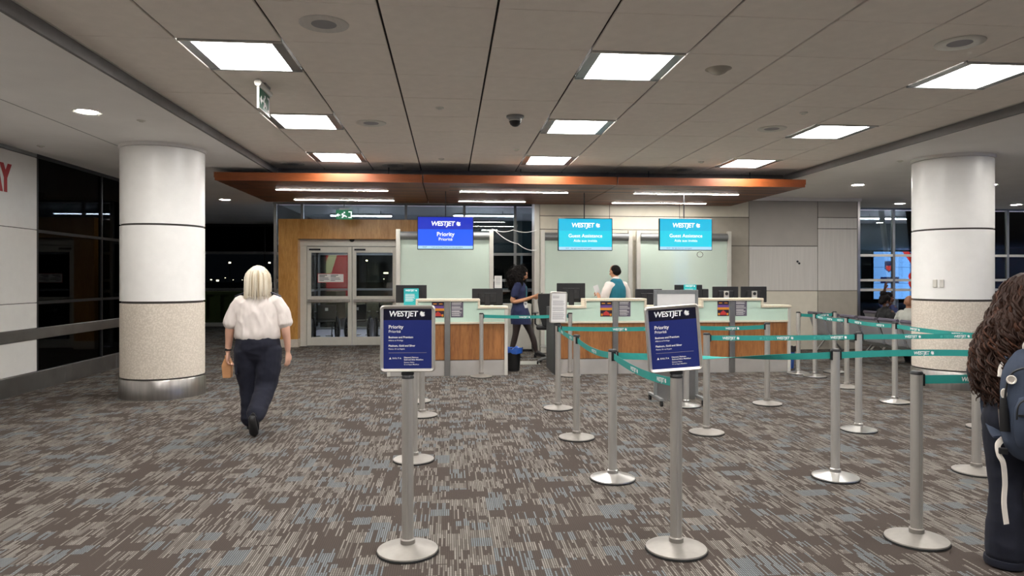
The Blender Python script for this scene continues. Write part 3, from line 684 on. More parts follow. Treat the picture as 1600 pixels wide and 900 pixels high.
# ================================================================ STANCHIONS
ST = {}
def _st(name, kind):
    pm = {'alu': 'alu', 'chrome': 'post_steel'}[kind]; bmt = {'alu': 'cast_base', 'chrome': 'chrome'}[kind]; r = .033
    d = {}
    d['base'] = MB().lathe([(.172, .012), (.17, .02), (.12, .032), (.06, .046), (.04, .052), (0, .052)], 0, 0, 36).mesh('base', bmt)
    d['base_rim'] = MB().lathe([(.168, 0), (.175, .004), (.172, .013), (.1, .013)], 0, 0, 36).mesh('base_rim', 'black_rubber')
    if kind == 'alu':
        prof = []
        for j in range(40):
            a = 2 * PI * j / 40; rr = r * (.93 if j % 10 in (0,) else 1.0); prof.append((rr * math.cos(a), rr * math.sin(a)))
        d['post'] = MB().prism(prof, .045, .984, 'XY').mesh('post', pm)
    else: d['post'] = MB().lathe([(r, .045), (r, .984)], 0, 0, 24).mesh('post', pm)
    d['foot_sleeve'] = MB().lathe([(r + .008, .045), (r + .008, .075), (r + .002, .08)], 0, 0, 20).mesh('foot_sleeve', bmt)
    d['cassette'] = MB().lathe([(r - .002, .9), (r - .002, .985)], 0, 0, 24).mesh('cassette', 'black_plastic')
    d['cap'] = MB().lathe([(r + .002, .982), (r + .003, .99), (r - .004, 1.001), (0, 1.003)], 0, 0, 24).mesh('cap', 'black_plastic')
    d['sleeve'] = MB().lathe([(r + .001, .955), (r + .001, .985)], 0, 0, 24).mesh('sleeve', pm)
    return d
SM = {k: _st(k, k) for k in ('alu', 'chrome')}
clip_me = MB().box(.028, -.016, .915, .042, .016, .985).mesh('belt_clip', 'black_plastic')
def stanchion(key, x, y, label, kind='alu', clips=()):
    t = thing('queue_stanchion', label, 'stanchion', (x, y, 0), 0, 'queue stanchions on the carpet')
    for n in ('base', 'base_rim', 'post', 'foot_sleeve', 'cap'): link(n, SM[kind][n], t)
    for a in clips: link('belt_clip', clip_me, t, None, (0, 0, a))
    ST[key] = (x, y)
stanchion('s1', -.234, 3.98, 'silver stanchion carrying the upright blue priority sign')
stanchion('s1b', -.30, 5.96, 'silver stanchion directly behind the upright blue priority sign')
stanchion('s1c', -.305, 7.88, 'third silver stanchion of the row behind the upright blue sign')
stanchion('s1d', -.40, 8.78, 'last silver stanchion of the row behind the upright blue sign')
stanchion('a1', .498, 11.0 - .12, 'silver stanchion in front of the left counter', 'alu', (0,))
stanchion('a2', 1.897, 10.86, 'silver stanchion close in front of the middle counter', 'alu', (PI,))
stanchion('b1', 1.28, 8.16, 'silver stanchion carrying the white notice frame', 'alu', (0, -PI / 2))
stanchion('b2', 1.224, 6.65, 'silver stanchion between the notice frame stanchion and the tall chrome one', 'alu', (PI / 2, -PI / 2))
stanchion('b3', 1.25, 5.27, 'chrome stanchion left of the tilted blue sign', 'chrome', (0, PI / 2, -PI / 2))
stanchion('s2', 1.286, 3.87, 'silver stanchion carrying the tilted blue priority sign', 'alu', (PI / 2,))
stanchion('c1', 2.85, 8.2, 'chrome-based stanchion half hidden by the blank floor poster', 'chrome')
stanchion('c2', 3.875, 8.22, 'silver stanchion in front of the right counter', 'alu', (PI,))
stanchion('d1', 2.554, 6.75, 'silver stanchion just right of the tilted blue sign', 'alu', (0,))
stanchion('d2', 4.134, 6.73, 'chrome stanchion with belts both sides, in the middle belt row', 'chrome', (0, PI))
stanchion('e1', 2.974, 5.15, 'chrome stanchion in front of the middle belt row, right of centre', 'chrome', (0, PI))
stanchion('e2', 4.18, 5.2, 'silver stanchion partly hidden by the curly-haired traveller', 'alu', (PI,))
stanchion('f1', 2.742, 3.88, 'nearest silver stanchion at the lower right, left of the traveller', 'alu', (0,))
stanchion('g0', 5.61, 10.8, 'chrome stanchion beside the right end of the right counter', 'chrome', (0,))
stanchion('g1', 5.70, 10.45, 'bright stanchion with flat steel foot near the right counter end', 'chrome', (-PI / 2,))
stanchion('g2', 6.28, 10.9, 'chrome stanchion in front of the far end of the grey seats', 'chrome', (PI,))
stanchion('g3', 5.574, 9.36, 'silver stanchion between the right counter and the grey seats', 'alu', (PI / 2, -PI / 2))
stanchion('g4', 5.51, 8.2, 'chrome stanchion before the grey seats, left of the right column', 'chrome', (PI / 2, -PI / 2))
stanchion('g5', 5.5, 6.72, 'silver stanchion hidden behind the curly hair of the traveller', 'alu', (PI, PI / 2))
stanchion('f2', 4.3, 3.88, 'silver stanchion beyond the traveller at the end of the nearest belt', 'alu', (PI,))
def belt(a, b, label, nlogo=1, ghost=True, twist=0.0, sag=.015, at=None, far=None):
    A = Vector((*ST[a], .95)); B = Vector((*(ST[b] if isinstance(b, str) else b), .95)); D = (B - A); L = D.length; D.normalize()
    nrm = Vector((D.y, -D.x, 0))                       # to the viewer's side when A is on the left
    A2 = A + D * .04; L2 = L - .08
    def pos(s, h, off=0.0):
        k = s / L2; tw = twist * PI * (3 * k * k - 2 * k ** 3) if twist else 0
        if twist == 'flat': tw = 0
        c, q = math.cos(tw), math.sin(tw); n2 = nrm * c + Vector((0, 0, 1)) * q; up = Vector((0, 0, 1)) * c - nrm * q
        return A2 + D * s + Vector((0, 0, -sag * 4 * k * (1 - k))) + up * h + n2 * off
    t = thing('retractable_belt', label, 'belt', tuple(A2), 0, 'teal queue belts')
    n = 24; g = MB(); vs = []
    for i in range(n + 1):
        s = L2 * i / n
        vs += [pos(s, -.025, -.001) - A2, pos(s, .025, -.001) - A2, pos(s, .025, .001) - A2, pos(s, -.025, .001) - A2]
    fs = [(4 * i + j, 4 * i + (j + 1) % 4, 4 * i + 4 + (j + 1) % 4, 4 * i + 4 + j) for i in range(n) for j in range(4)] + [(0, 1, 2, 3), (4 * n, 4 * n + 3, 4 * n + 2, 4 * n + 1)]
    g.add(vs, fs).build('webbing', 'teal_belt', t)
    def word(s0, mat, mirror, side):
        me = text_mesh('WESTJET', 1.0, .12, .022, 'LEFT', .92).copy(); wd = max(v.co.x for v in me.vertices); sc = .036; W = wd * sc
        bm = bmesh.new(); bm.from_mesh(me)
        lf = [bm.verts.new((x / sc, 0, z / sc)) for x, z in leaf_pts(W + .024, .0115, .034)]; bm.faces.new(lf)
        for v in bm.verts:
            x = v.co.x * sc; x = (W + .04 - x) if mirror else x
            v.co = pos(min(max(s0 + x, 0), L2), v.co.z * sc - .013, side * .0022) - A2
        bm.to_mesh(me); bm.free(); me.materials.clear(); me.materials.append(M[mat]); link('lettering', me, t)
    for s0 in (at or [L2 * (i + .5) / nlogo - .1 for i in range(nlogo)]):
        word(s0, 'white_print', False, 1)
        if ghost and s0 + .62 < L2: word(s0 + .38, 'teal_print', True, 1)
belt('a1', 'a2', 'teal belt stretched in front of the woman in the navy dress', 1, False, at=[.55])
belt('b1', 'c1', 'teal belt in front of the middle counter, behind the blue sign', 1, True, at=[.62])
belt('c1', 'c2', 'teal belt in front of the right counter', 1, True, at=[.45])
belt('b1', 'b2', 'teal belt from the notice frame stanchion towards the camera', 2, False)
belt('b2', 'b3', 'teal belt sloping down to the chrome stanchion left of the tilted sign', 1, False, at=[.62], sag=.03)
belt('b3', 's2', 'teal belt ending under the tilted blue sign', 2, False, at=[.45, 1.02], sag=.03)
belt('b3', 'e1', 'twisted teal belt passing behind the tilted blue sign', 1, False, twist=1.0, at=[1.1])
belt('d1', 'd2', 'teal belt of the middle row, with three airline logos', 3, True, at=[.12, .68, 1.24], sag=.005)
belt('d2', 'g5', 'teal belt of the middle row running in front of the right column', 2, True, at=[.45, .98], sag=-.0)
belt('e1', 'e2', 'teal belt between the chrome stanchion and the traveller', 1, True, at=[.62], sag=-.01)
belt('f1', 'f2', 'nearest teal belt, running behind the traveller', 2, False, at=[.24, .9], sag=.0)
belt('g0', 'g2', 'short teal belt beyond the right counter end', 1, False, at=[.35])
belt('g1', 'g3', 'far teal belt starting beside the right counter', 3, False)
belt('g3', 'g4', 'teal belt in front of the grey seats', 2, False)
belt('g4', 'g5', 'teal belt descending in front of the right column', 2, False)

# ---- signs on stanchions
def rrect(w_, h_, r, n=4):
    P = []
    for cx, cz, a0 in ((w_ / 2 - r, r, -PI / 2), (w_ / 2 - r, h_ - r, 0), (-w_ / 2 + r, h_ - r, PI / 2), (-w_ / 2 + r, r, PI)):
        P += [(cx + r * math.cos(a0 + PI / 2 * i / n), cz + r * math.sin(a0 + PI / 2 * i / n)) for i in range(n + 1)]
    return P
def snap_frame(t, W, H, bw, fmat='alu'):
    o, i_ = rrect(W, H, .022), [(x, z + bw) for x, z in rrect(W - 2 * bw, H - 2 * bw, .004)]; n = len(o)
    vs = [(x, 0, z) for x, z in o] + [(x, -.014, z + (bw * .3 if z < H / 2 else -bw * .3)) for x, z in [(q[0] * (1 - bw * .6 / W), q[1]) for q in o]] + [(x, -.006, z) for x, z in i_] + [(x, .012, z) for x, z in o]
    fs = []
    for k in range(n):
        j = (k + 1) % n; fs += [(k, j, n + j, n + k), (n + k, n + j, 2 * n + j, 2 * n + k), (k, 3 * n + k, 3 * n + j, j)]
    fs.append(tuple(3 * n + k for k in range(n)))
    MB().add(vs, fs).build('snap_frame', fmat, t)
U = .000664
def priority_sign(loc, rx, ry, rz, label):
    t = thing('priority_sign', label, 'sign', loc, 0, 'priority signs on stanchions'); t.rotation_euler = (rx, ry, rz)
    W, H = .31, .378; snap_frame(t, W, H, .02)
    MB().box(-W / 2 + .018, -.004, .018, W / 2 - .018, .008, H - .018).build('poster', 'navy_poster', t)
    X = lambda zx: (zx - 364) * U
    Z = lambda zy: (705 - zy) * U
    MB().box(X(160), -.0046, Z(262), X(570), -.004, Z(152)).build('header_band', 'ink_band', t)
    logo(t, .205, X(361), -.0056, Z(230))
    for s, zx, zy, sz, bd in (('Priority', 203, 333, .027, .012), ('Priorité', 203, 369, .022, 0), ('Business and Premium', 203, 415, .0152, .014), ('Affaires et Privilège', 203, 440, .0105, 0),
                              ('Platinum, Gold and Silver', 203, 487, .0146, .014), ('Platine, Or et Argent', 203, 512, .0105, 0), ('D E L T A', 236, 592, .0118, .015), ('Diamond, Platinum,', 333, 585, .0104, .014), ('Gold and Silver Medallion', 333, 604, .0104, .014),
                              ('Diamant, Platine', 333, 626, .0088, 0), ('Or et Argent Medallion', 333, 644, .0088, 0)):
        letters(t, s, sz, X(zx), -.0054, Z(zy), 'white_print', bold=bd * 1.3 + .006)
    MB().prism([(X(207), Z(594)), (X(227), Z(594)), (X(217), Z(576))], -.0056, -.0046).build('triangle_mark', 'white_print', t)
    MB().box(X(203), -.0054, Z(541), X(525), -.0048, Z(538.5)).build('rule_line', 'paper_grey', t)
    MB().box(-.035, -.012, -.016, .035, .016, .001).build('clamp', 'black_plastic', t, .003)
    return t
priority_sign((-.234, 3.98, 1.017), 0, 0, -.02, 'upright blue priority sign in a silver frame, left of centre')
priority_sign((1.286, 3.87, 1.017), 0, -.075, -.10, 'tilted blue priority sign in a silver frame, right of centre')
t = thing('notice_sign', 'small silver frame with a white text notice on a stanchion', 'sign', (1.28, 8.16, 1.015)); t.rotation_euler = (.0, .03, .42); snap_frame(t, .235, .37, .018)
MB().box(-.10, -.004, .016, .10, .008, .354).build('sheet', 'paper', t); MB().box(-.03, -.01, -.014, .03, .012, .001).build('clamp', 'black_plastic', t, .003); g = MB(); random.seed(5)
for i in range(26):
    if i in (3, 4, 11, 17): continue
    g.box(-.085, -.0048, .315 - i * .0108, (.02 if i < 3 else .085) - random.uniform(0, .02), -.004, .319 - i * .0108)
g.build('printed_lines', 'paper_grey', t)
# blank floor poster stand
t = thing('floor_poster_stand', 'grey floor stand with a blank white poster behind the tilted sign', 'sign stand', (2.80, 8.42, 0), .0)
MB().box(-.28, .0, .10, -.24, .035, 1.40).build('upright', 'frame_grey', t, .004); MB().box(.24, 0, .10, .28, .035, 1.40).build('upright', 'frame_grey', t, .004); MB().box(-.24, 0, 1.35, .24, .035, 1.40).build('top_rail', 'frame_grey', t, .003)
MB().box(-.24, .008, .88, .24, .022, 1.35).build('poster', 'paper', t); MB().box(-.24, .004, .04, .24, .03, .88).build('lower_board', 'steel_dull', t, .003)
for s in (-1, 1):
    MB().box(s * .26 - .02, -.26, .07, s * .26 + .02, .28, .1).build('foot_bar', 'frame_grey', t, .004)
    for y in (-.23, .25): MB().cyl((s * .26 - .012, y, .036), (s * .26 + .012, y, .036), .036, 14).build('caster', 'black_rubber', t)

# ================================================================ CHAIR, BINS, MAT
t = thing('office_chair', 'black mesh office chair beside the middle counter', 'chair', (1.84, 12.47, 0), -.3)
for i in range(5):
    a = i * 2 * PI / 5; MB().tube([(0, 0, .12), (.27 * math.cos(a), .27 * math.sin(a), .075)], [.025, .016], 8).build('base_leg', 'frame_grey', t); MB().cyl((.28 * math.cos(a) - .012, .28 * math.sin(a), .03), (.28 * math.cos(a) + .012, .28 * math.sin(a), .03), .03, 12).build('caster', 'black_rubber', t)
MB().cyl((0, 0, .1), (0, 0, .62), .028, 14).build('gas_column', 'steel', t); MB().lathe([(.2, .30), (.21, .31), (.2, .32)], 0, 0, 20).build('foot_ring', 'chrome', t)
MB().box(-.25, -.24, .62, .25, .24, .71).build('seat', 'black_plastic', t, .035, 2)
b = MB(); pts = [(.12, .70), (.17, .85), (.21, 1.12), (.20, 1.27), (-.20, 1.27), (-.21, 1.12), (-.17, .85), (-.12, .70)]
b.prism(pts, -.28, -.245).build('backrest', 'black_plastic', t, .012, 2); MB().tube([(0, -.1, .64), (0, -.29, .66), (0, -.31, .95)], .022, 8).build('back_strut', 'black_plastic', t)
for s in (-1, 1): MB().tube([(s * .24, 0, .66), (s * .30, 0, .72), (s * .30, 0, .90)], .016, 8).build('arm_post', 'black_plastic', t); MB().box(s * .30 - .04, -.14, .90, s * .30 + .04, .14, .925).build('arm_pad', 'black_plastic', t, .008)
def bin_(loc, label, body, bag):
    t = thing('waste_bin', label, 'bin', loc); MB().lathe([(.09, 0), (.10, .005), (.125, .36), (.135, .365), (.13, .37), (.12, .36), (.1, .02), (0, .02)], 0, 0, 20).build('tub', body, t)
    g = MB(); n = 28; vs = []; random.seed(2)
    for k, (r, z) in enumerate(((.115, .30), (.128, .372), (.15, .385), (.152, .34), (.146, .30))):
        for j in range(n): vs.append(((r + random.uniform(-.008, .01)) * math.cos(2 * PI * j / n), (r + random.uniform(-.008, .01)) * math.sin(2 * PI * j / n), z + random.uniform(-.02, .02)))
    g.add(vs, [(k * n + j, k * n + (j + 1) % n, (k + 1) * n + (j + 1) % n, (k + 1) * n + j) for k in range(4) for j in range(n)], True).build('liner_bag', bag, t)
bin_((1.07, 11.6, 0), 'black waste bin with blue liner at the right end of the left counter', 'black_plastic', 'bag_blue')
bin_((5.78, 11.5, 0), 'dark blue waste bin at the right end of the right counter', 'bag_blue', 'charcoal')
tag(MB().box(1.05, 12.35, .0, 1.62, 12.85, .008).build('floor_mat', 'mat_grey', None, .002), 'pale grey floor mat behind the left counter bin', 'mat')
t = thing('low_cabinet', 'low grey metal cabinet in the staff opening behind the woman in navy', 'cabinet', (1.42, 14.75, 0)); MB().box(-.3, -.2, .05, .3, .2, 1.0).build('body', 'frame_white', t, .006)
MB().box(-.28, -.205, .52, .28, -.2, .97).build('door', 'frame_white', t, .003); MB().box(-.28, -.205, .08, .28, -.2, .50).build('door', 'frame_white', t, .003); MB().box(.18, -.225, .7, .2, -.205, .8).build('handle', 'frame_grey', t); MB().box(-.28, -.18, 0, .28, .18, .05).build('plinth', 'charcoal', t)

# ================================================================ BEAM SEATING
def bench(x, ys, label):
    """row along Y, seats face +X; ys = seat centre positions"""
    t = thing('beam_seating', label, 'seating', (x, 0, 0), 0, 'grey beam seating')
    y0, y1 = min(ys) - .3, max(ys) + .3
    MB().box(.16, y0, .30, .24, y1, .36).build('beam', 'frame_grey', t, .006)
    for y in (y0 + .25, (y0 + y1) / 2, y1 - .25):
        MB().tube([(-.12, y, .02), (.14, y, .30), (.26, y, .30), (.50, y, .02)], .02, 8).build('leg', 'chrome', t); MB().box(-.15, y - .025, 0, -.07, y + .025, .02).build('foot', 'chrome', t); MB().box(.46, y - .025, 0, .54, y + .025, .02).build('foot', 'chrome', t)
    for y in ys:
        MB().prism([(.02, .42), (.48, .44), (.52, .41), (.5, .37), (.02, .36)], y - .255, y + .255).xf(Matrix(((1, 0, 0, 0), (0, 1, 0, 0), (0, 0, 1, 0), (0, 0, 0, 1)))).build('seat', 'seat_grey', t, .01)
        MB().prism([(.05, .40), (-.11, .80), (-.15, .80), (-.005, .38)], y - .255, y + .255).build('backrest', 'seat_grey', t, .008)
        MB().cyl((-.135, y - .25, .82), (-.135, y + .25, .82), .032, 14).build('head_roll', 'poster_grey', t)
    for y in [q - .3 for q in ys] + [y1]:
        MB().tube([(.02, y, .38), (.02, y, .60), (.10, y, .63), (.40, y, .63)], .018, 8).build('arm_support', 'chrome', t); MB().box(.08, y - .025, .63, .42, y + .025, .66).build('arm_pad', 'charcoal', t, .008)
    return t
bench(7.64, [13.75, 13.15, 12.55, 11.95, 11.35, 10.75], 'row of grey airport seats seen from behind, left of the right column')
bench(9.02, [14.0, 13.4], 'short grey airport seat row close to the right glazing')
bench(6.62, [7.3, 6.7, 6.1], 'grey airport seat half hidden behind the traveller hair')

# ================================================================ OUTSIDE
gd = struct('ground', MB().box(-120, 23.12, -.2, 160, 260, -.1).box(-3.9, 21.5, -.2, 160, 23.12, -.12), 'asphalt', 'dark airport apron at night', 'ground')
struct('floor_vestibule', MB().box(-3.92, 16.4, -.1, 33, 21.4, -.005), 'pave', 'pale corridor floor beyond the glazing', 'floor')
struct('ceiling_vestibule', MB().box(-3.9, 16.42, 3.3, 33, 21.5, 3.4), 'plaster', 'pale soffit of the corridor beyond the glazing', 'ceiling')
wv = struct('wall_vestibule', MB().box(-3.9, 21.4, 2.28, 33, 21.5, 3.3), 'spandrel', 'dark spandrel above the outer corridor glazing', 'wall')
w5 = struct('window_5', MB().box(-3.9, 21.4, -.1, 33, 21.48, .06), 'frame_grey', 'outer corridor glazing', 'window')
for z in (1.2, 2.26): MB().box(-3.9, 21.38, z - .03, 33, 21.46, z + .03).build('transom', 'frame_grey', w5)
for i in range(13): MB().box(-3.9 + i * 3.06 - .03, 21.38, 0, -3.9 + i * 3.06 + .03, 21.46, 2.26).build('mullion', 'frame_grey', w5)
for i in range(12):
    for z0, z1 in ((.06, 1.17), (1.23, 2.23)): MB().box(-3.86 + i * 3.06, 21.42, z0, -.90 + i * 3.06, 21.43, z1).build('pane', 'door_glass', w5)
for x, y, s in ((-2.3, 18.6, 'above the wheelchairs'), (.9, 18.3, 'behind the blue display'), (4.5, 18.6, 'behind the panelled wall'), (8.5, 18.6, 'behind the wall end'), (12.0, 18.2, 'behind the seated travellers'), (14.6, 19.6, 'deep behind the right column'), (17, 18.4, 'right of the right column'), (22, 18.4, 'far along the corridor')):
    t = thing('corridor_light', 'cool strip light of the corridor ' + s, 'light', (x, y, 3.16), 0, 'strip lights beyond the glazing'); MB().box(-.8, -.06, .02, .8, .06, .07).build('housing', 'frame_white', t); MB().box(-.78, -.045, .0, .78, .045, .02).build('tube', 'lamp_cool', t)
    for q in (-.5, .5): MB().cyl((q, 0, .07), (q, 0, .142), .008, 6).build('drop_rod', 'frame_dark', t)
def wheelchair(x, y, rz, label):
    t = thing('wheelchair', label, 'wheelchair', (x, y, 0), rz, 'wheelchairs behind the glazed door')
    for s in (-1, 1):
        w_ = MB().lathe([(.285 + .02 * math.cos(a), .02 * math.sin(a)) for a in [i * PI / 4 for i in range(9)]], 0, 0, 28, axis='X').xf(Matrix.Translation((s * .27, 0, .305))).build('wheel', 'black_rubber', t)
        MB().lathe([(.25 + .008 * math.cos(a), .008 * math.sin(a)) for a in [i * PI / 3 for i in range(7)]], 0, 0, 24, axis='X').xf(Matrix.Translation((s * .31, 0, .305))).build('hand_rim', 'chrome', w_)
        g = MB()
        for i in range(8): a = i * PI / 4; g.cyl((s * .27, 0, .305), (s * .27, .28 * math.cos(a), .305 + .28 * math.sin(a)), .004, 4)
        g.build('spokes', 'chrome', w_)
        MB().tube([(s * .21, -.16, .50), (s * .21, -.18, .92), (s * .21, -.28, .95)], .014, 8).build('push_handle', 'black_plastic', t)
        MB().tube([(s * .21, -.16, .50), (s * .21, .28, .50), (s * .2, .42, .12)], .013, 8).build('side_frame', 'frame_dark', t)
        MB().cyl((s * .2 - .012, .33, .08), (s * .2 + .012, .33, .08), .08, 16).build('caster', 'black_rubber', t)
        MB().box(s * .24 - .02, -.14, .70, s * .24 + .02, .16, .73).build('arm_pad', 'black_plastic', t, .006); MB().box(s * .15 - .08, .4, .10, s * .15 + .08, .54, .115).build('footplate', 'frame_dark', t)
    MB().box(-.2, -.14, .48, .2, .28, .51).build('seat', 'black_plastic', t, .008); MB().box(-.21, -.19, .52, .21, -.165, .90).build('backrest', 'black_plastic', t, .006)
    MB().box(-.035, -.196, .76, .035, -.19, .83).build('tag_card', 'paper', t)
for x, y, rz, s in ((-2.98, 17.2, .3, 'first from the left behind the door glass'), (-2.22, 17.5, -.1, 'second from the left behind the door glass'), (-1.50, 17.2, .2, 'third from the left behind the door glass'), (-.78, 17.5, -.05, 'rightmost behind the door glass')):
    wheelchair(x, y, rz, 'folded black wheelchair, ' + s)
# green container beyond the far left window
t = thing('freight_container', 'dull green ribbed container outside the far left window', 'container', (-8.2, 26.5, -.1)); MB().box(-4, 0, .05, 4, 2.4, 1.12).build('body', 'container_green', t)
for i in range(16): MB().box(-3.9 + i * .5, -.05, .12, -3.66 + i * .5, 0, 1.04).build('rib', 'container_green', t)
MB().box(-4, -.06, 1.04, 4, 0, 1.14).build('top_rail', 'container_green', t); MB().box(-4, -.06, 0, 4, .02, .12).build('bottom_rail', 'container_green', t)
# aircraft tail and apron lamps
t = thing('aircraft_tail', 'red and white aircraft tail fin outside the glazed door', 'aircraft', (-11.0, 60, -.1))
MB().prism([(-1.6, 0), (2.6, 0), (2.2, 4.6), (.6, 4.6)], -.15, .15).build('fin', 'tail_red', t); MB().prism([(-.9, 0), (.1, 0), (1.1, 2.0), (1.9, 4.6), (1.3, 4.6), (.3, 2.0)], -.19, -.15).build('pale_swoosh', 'tail_white', t)
MB().prism([(2.2, .2), (2.9, .2), (2.7, 4.4), (2.3, 4.4)], -.06, .06).build('rudder', 'tail_red', t)
def lamp_post(x, y, h, r, label, mat='lamp_far'):
    t = thing('apron_lamp', label, 'lamp', (x, y, -.1), 0, 'distant apron lamps'); MB().cyl((0, 0, 0), (0, 0, h), .06, 6).build('mast', 'frame_dark', t); MB().box(-r * .6, -.1, h - .05, r * .6, .1, h - .05 + min(r, .2)).build('lamp_head', mat, t)
for x, y, h, r, s in ((-27.33, 90, 3.5, .17, 'left of the walking woman'), (-22.5, 90, 3.5, .17, 'right of the walking woman'), (-29.57, 90, 1.4, .12, 'low, near the column edge'), (-28.8, 90, 1.25, .22, 'yellow, near the column edge'), (-27.87, 90, 1.65, .07, 'small, beyond the container'), (-26.9, 90, 1.4, .06, 'tiny, beyond the container'), (-30.5, 90, .6, .12, 'lowest, at the column edge'), (-25.8, 90, 1.4, .06, 'tiny, left of the blonde hair'),
                      (-10.45, 90, 3.8, .17, 'seen through the right door leaf'), (-8.04, 90, 2.2, .5, 'wide, through the right door leaf'), (-8.3, 90, 1.5, .1, 'low, through the right door leaf'), (-6.6, 90, 1.6, .14, 'low, at the right door edge'), (35, 60, 2.6, .08, 'tiny, through the right glazing'), (47, 70, 3.2, .08, 'tiny, far right glazing')):
    lamp_post(x, y, h, r, 'distant apron lamp ' + s, 'lamp_warm' if h > 3.4 else 'lamp_far')
fl_ = bpy.data.lights.new('tail_fill_light', 'POINT'); fl_.energy = 2500; fl_.color = (1, .86, .66); fl_.shadow_soft_size = .5  # invented lamp and mast, added so the tail fin is lit
t = thing('added_tail_floodlight', 'added floodlight mast, put in to light the aircraft tail', 'lamp', (-7, 52, -.1)); MB().cyl((0, 0, 0), (0, 0, 7), .12, 8).build('mast', 'frame_dark', t); MB().box(-.6, -.2, 7, .6, .2, 7.3).build('head', 'frame_dark', t); lo = bpy.data.objects.new('added_tail_lamp', fl_); COL.objects.link(lo); lo.parent = t; lo.location = (0, 0, 6.5)
fl2 = bpy.data.lights.new('added_container_lamp', 'POINT'); fl2.energy = 100; fl2.color = (.9, 1, .8); fl2.shadow_soft_size = .2  # unseen extra lamp, added to brighten the container
t = thing('added_container_lamp', 'added lamp on a short mast, put in to light the green container', 'lamp', (-12.5, 24.6, -.1)); MB().cyl((0, 0, 0), (0, 0, 4), .06, 8).build('mast', 'frame_dark', t); MB().box(-.2, -.1, 4, .2, .1, 4.1).build('head', 'frame_dark', t); lo = bpy.data.objects.new('added_container_bulb', fl2); COL.objects.link(lo); lo.parent = t; lo.location = (0, 0, 3.9)
t = thing('steel_strut', 'slightly leaning white steel strut behind the right glazing', 'strut', (11.3, 17.2, -.1)); MB().tube([(.35, 0, 0), (-.15, 0, 3.6)], .07, 12).build('tube', 'frame_white', t); MB().box(.2, -.15, 0, .5, .15, .03).build('foot_plate', 'frame_white', t)

# ================================================================ VIDEO WALLS BEHIND THE CAMERA (seen reflected in the glazing)
def video_wall(xc, y, w_, z0, z1, label):
    t = thing('video_wall', label, 'video wall', (xc, y, z0)); H = z1 - z0
    MB().box(-w_ / 2 - .05, -.15, -.05, w_ / 2 + .05, 0, H + .05).build('casing', 'screen_black', t)
    for s in (-1, 1): MB().box(s * w_ * .35 - .06, -.14, -z0, s * w_ * .35 + .06, -.04, -.05).build('support_post', 'charcoal', t)
    for i in range(3):
        for j in range(3): MB().box(-w_ / 2 + i * w_ / 3 + .008, 0, j * H / 3 + .008, -w_ / 2 + (i + 1) * w_ / 3 - .008, .01, (j + 1) * H / 3 - .008).build('screen', 'vw_blue', t)
    f = -1                                                    # picture as seen in the mirror image
    X = lambda q: (q - .5) * w_
    P = lambda pts: [(X(a), b * H) for a, b in pts]
    MB().prism(P([(.34, 1), (.42, 1), (.56, .72), (.46, .70)]), .011, .014).build('red_stripe', 'vw_red', t); MB().prism(P([(.56, 1), (.66, 1), (.80, .74), (.70, .70)]), .011, .014).build('red_stripe', 'vw_red', t)
    MB().prism(P([(.13, .80), (.23, .80), (.23, .64), (.18, .56), (.13, .64)]), .011, .014).build('shield', 'vw_dark', t); MB().prism(P([(.145, .70), (.215, .70), (.215, .64), (.18, .585), (.145, .64)]), .014, .016).build('shield_field', 'vw_red', t)
    for z in (.42, .33): MB().box(X(.08), .011, z * H, X(.30), .014, (z + .045) * H).build('text_bar', 'vw_dark', t)
    MB().box(X(.13), .011, .17 * H, X(.24), .014, .23 * H).build('text_bar', 'vw_red', t)
    for (a, b, r) in ((.46, .48, .05), (.47, .34, .06), (.74, .5, .06), (.76, .35, .07), (.66, .3, .05)): MB().prism([(X(a) + r * w_ * math.cos(k * PI / 6), b * H + r * w_ * math.sin(k * PI / 6)) for k in range(12)], .011, .015).build('player_shape', 'vw_red', t)
    MB().prism(P([(.66, .22), (.84, .14), (.9, .22), (.72, .32)]), .011, .014).build('player_shape', 'vw_white', t)
video_wall(28.7, -8, 5.5, .24, 3.16, 'blue video wall at the far right rear, seen reflected in the right glazing')
video_wall(13.15, -8.4, 2.0, 1.13, 3.13, 'smaller blue video wall at the rear, seen reflected in the right frosted screen')

# ================================================================ PEOPLE
plain('skin_pale', srgb(226, 176, 152), .55, var=.05); plain('skin_tan', srgb(192, 138, 104), .55, var=.05); plain('skin_brown', srgb(150, 102, 76), .5, var=.05); plain('skin_dark', srgb(96, 60, 44), .5, var=.06)
plain('hair_blonde', srgb(222, 212, 194), .5, var=.14, sc=30, stretch=(1, 1, .12)); plain('hair_blonde2', srgb(190, 172, 142), .5)
plain('hair_black', srgb(20, 16, 15), .75, var=.2, spec=.15); plain('hair_brown', srgb(46, 27, 18), .62, var=.25, sc=20, spec=.25); plain('hair_brown2', srgb(72, 44, 31), .6, var=.2, spec=.25)
plain('shirt_white', srgb(218, 208, 202), .85, var=.02); plain('trouser_navy', srgb(20, 22, 38), .9, var=.08); plain('dress_navy', srgb(28, 36, 72), .85, var=.06)
plain('vest_teal', srgb(20, 104, 122), .8, var=.05); plain('shirt_grey', srgb(176, 176, 168), .9, var=.04); plain('jeans', srgb(15, 18, 33), .9, var=.15, sc=30); plain('top_black', srgb(28, 28, 30), .9)
plain('shoe_black', srgb(22, 22, 24), .5); plain('sole', srgb(34, 34, 36), .8); plain('pack_navy', srgb(48, 58, 76), .8, var=.08, bump=.3, bsc=350); plain('strap_white', srgb(222, 214, 204), .8); plain('paper_bag', srgb(190, 138, 96), .85, var=.06); plain('epaulette', srgb(26, 28, 42), .8)
plain('phone_grey', srgb(60, 62, 66), .3); plain('lips', srgb(150, 84, 76), .5); plain('eye_white', srgb(230, 228, 222), .3); plain('denim_blue', srgb(44, 52, 92), .9); plain('orange_cloth', srgb(206, 96, 48), .8)
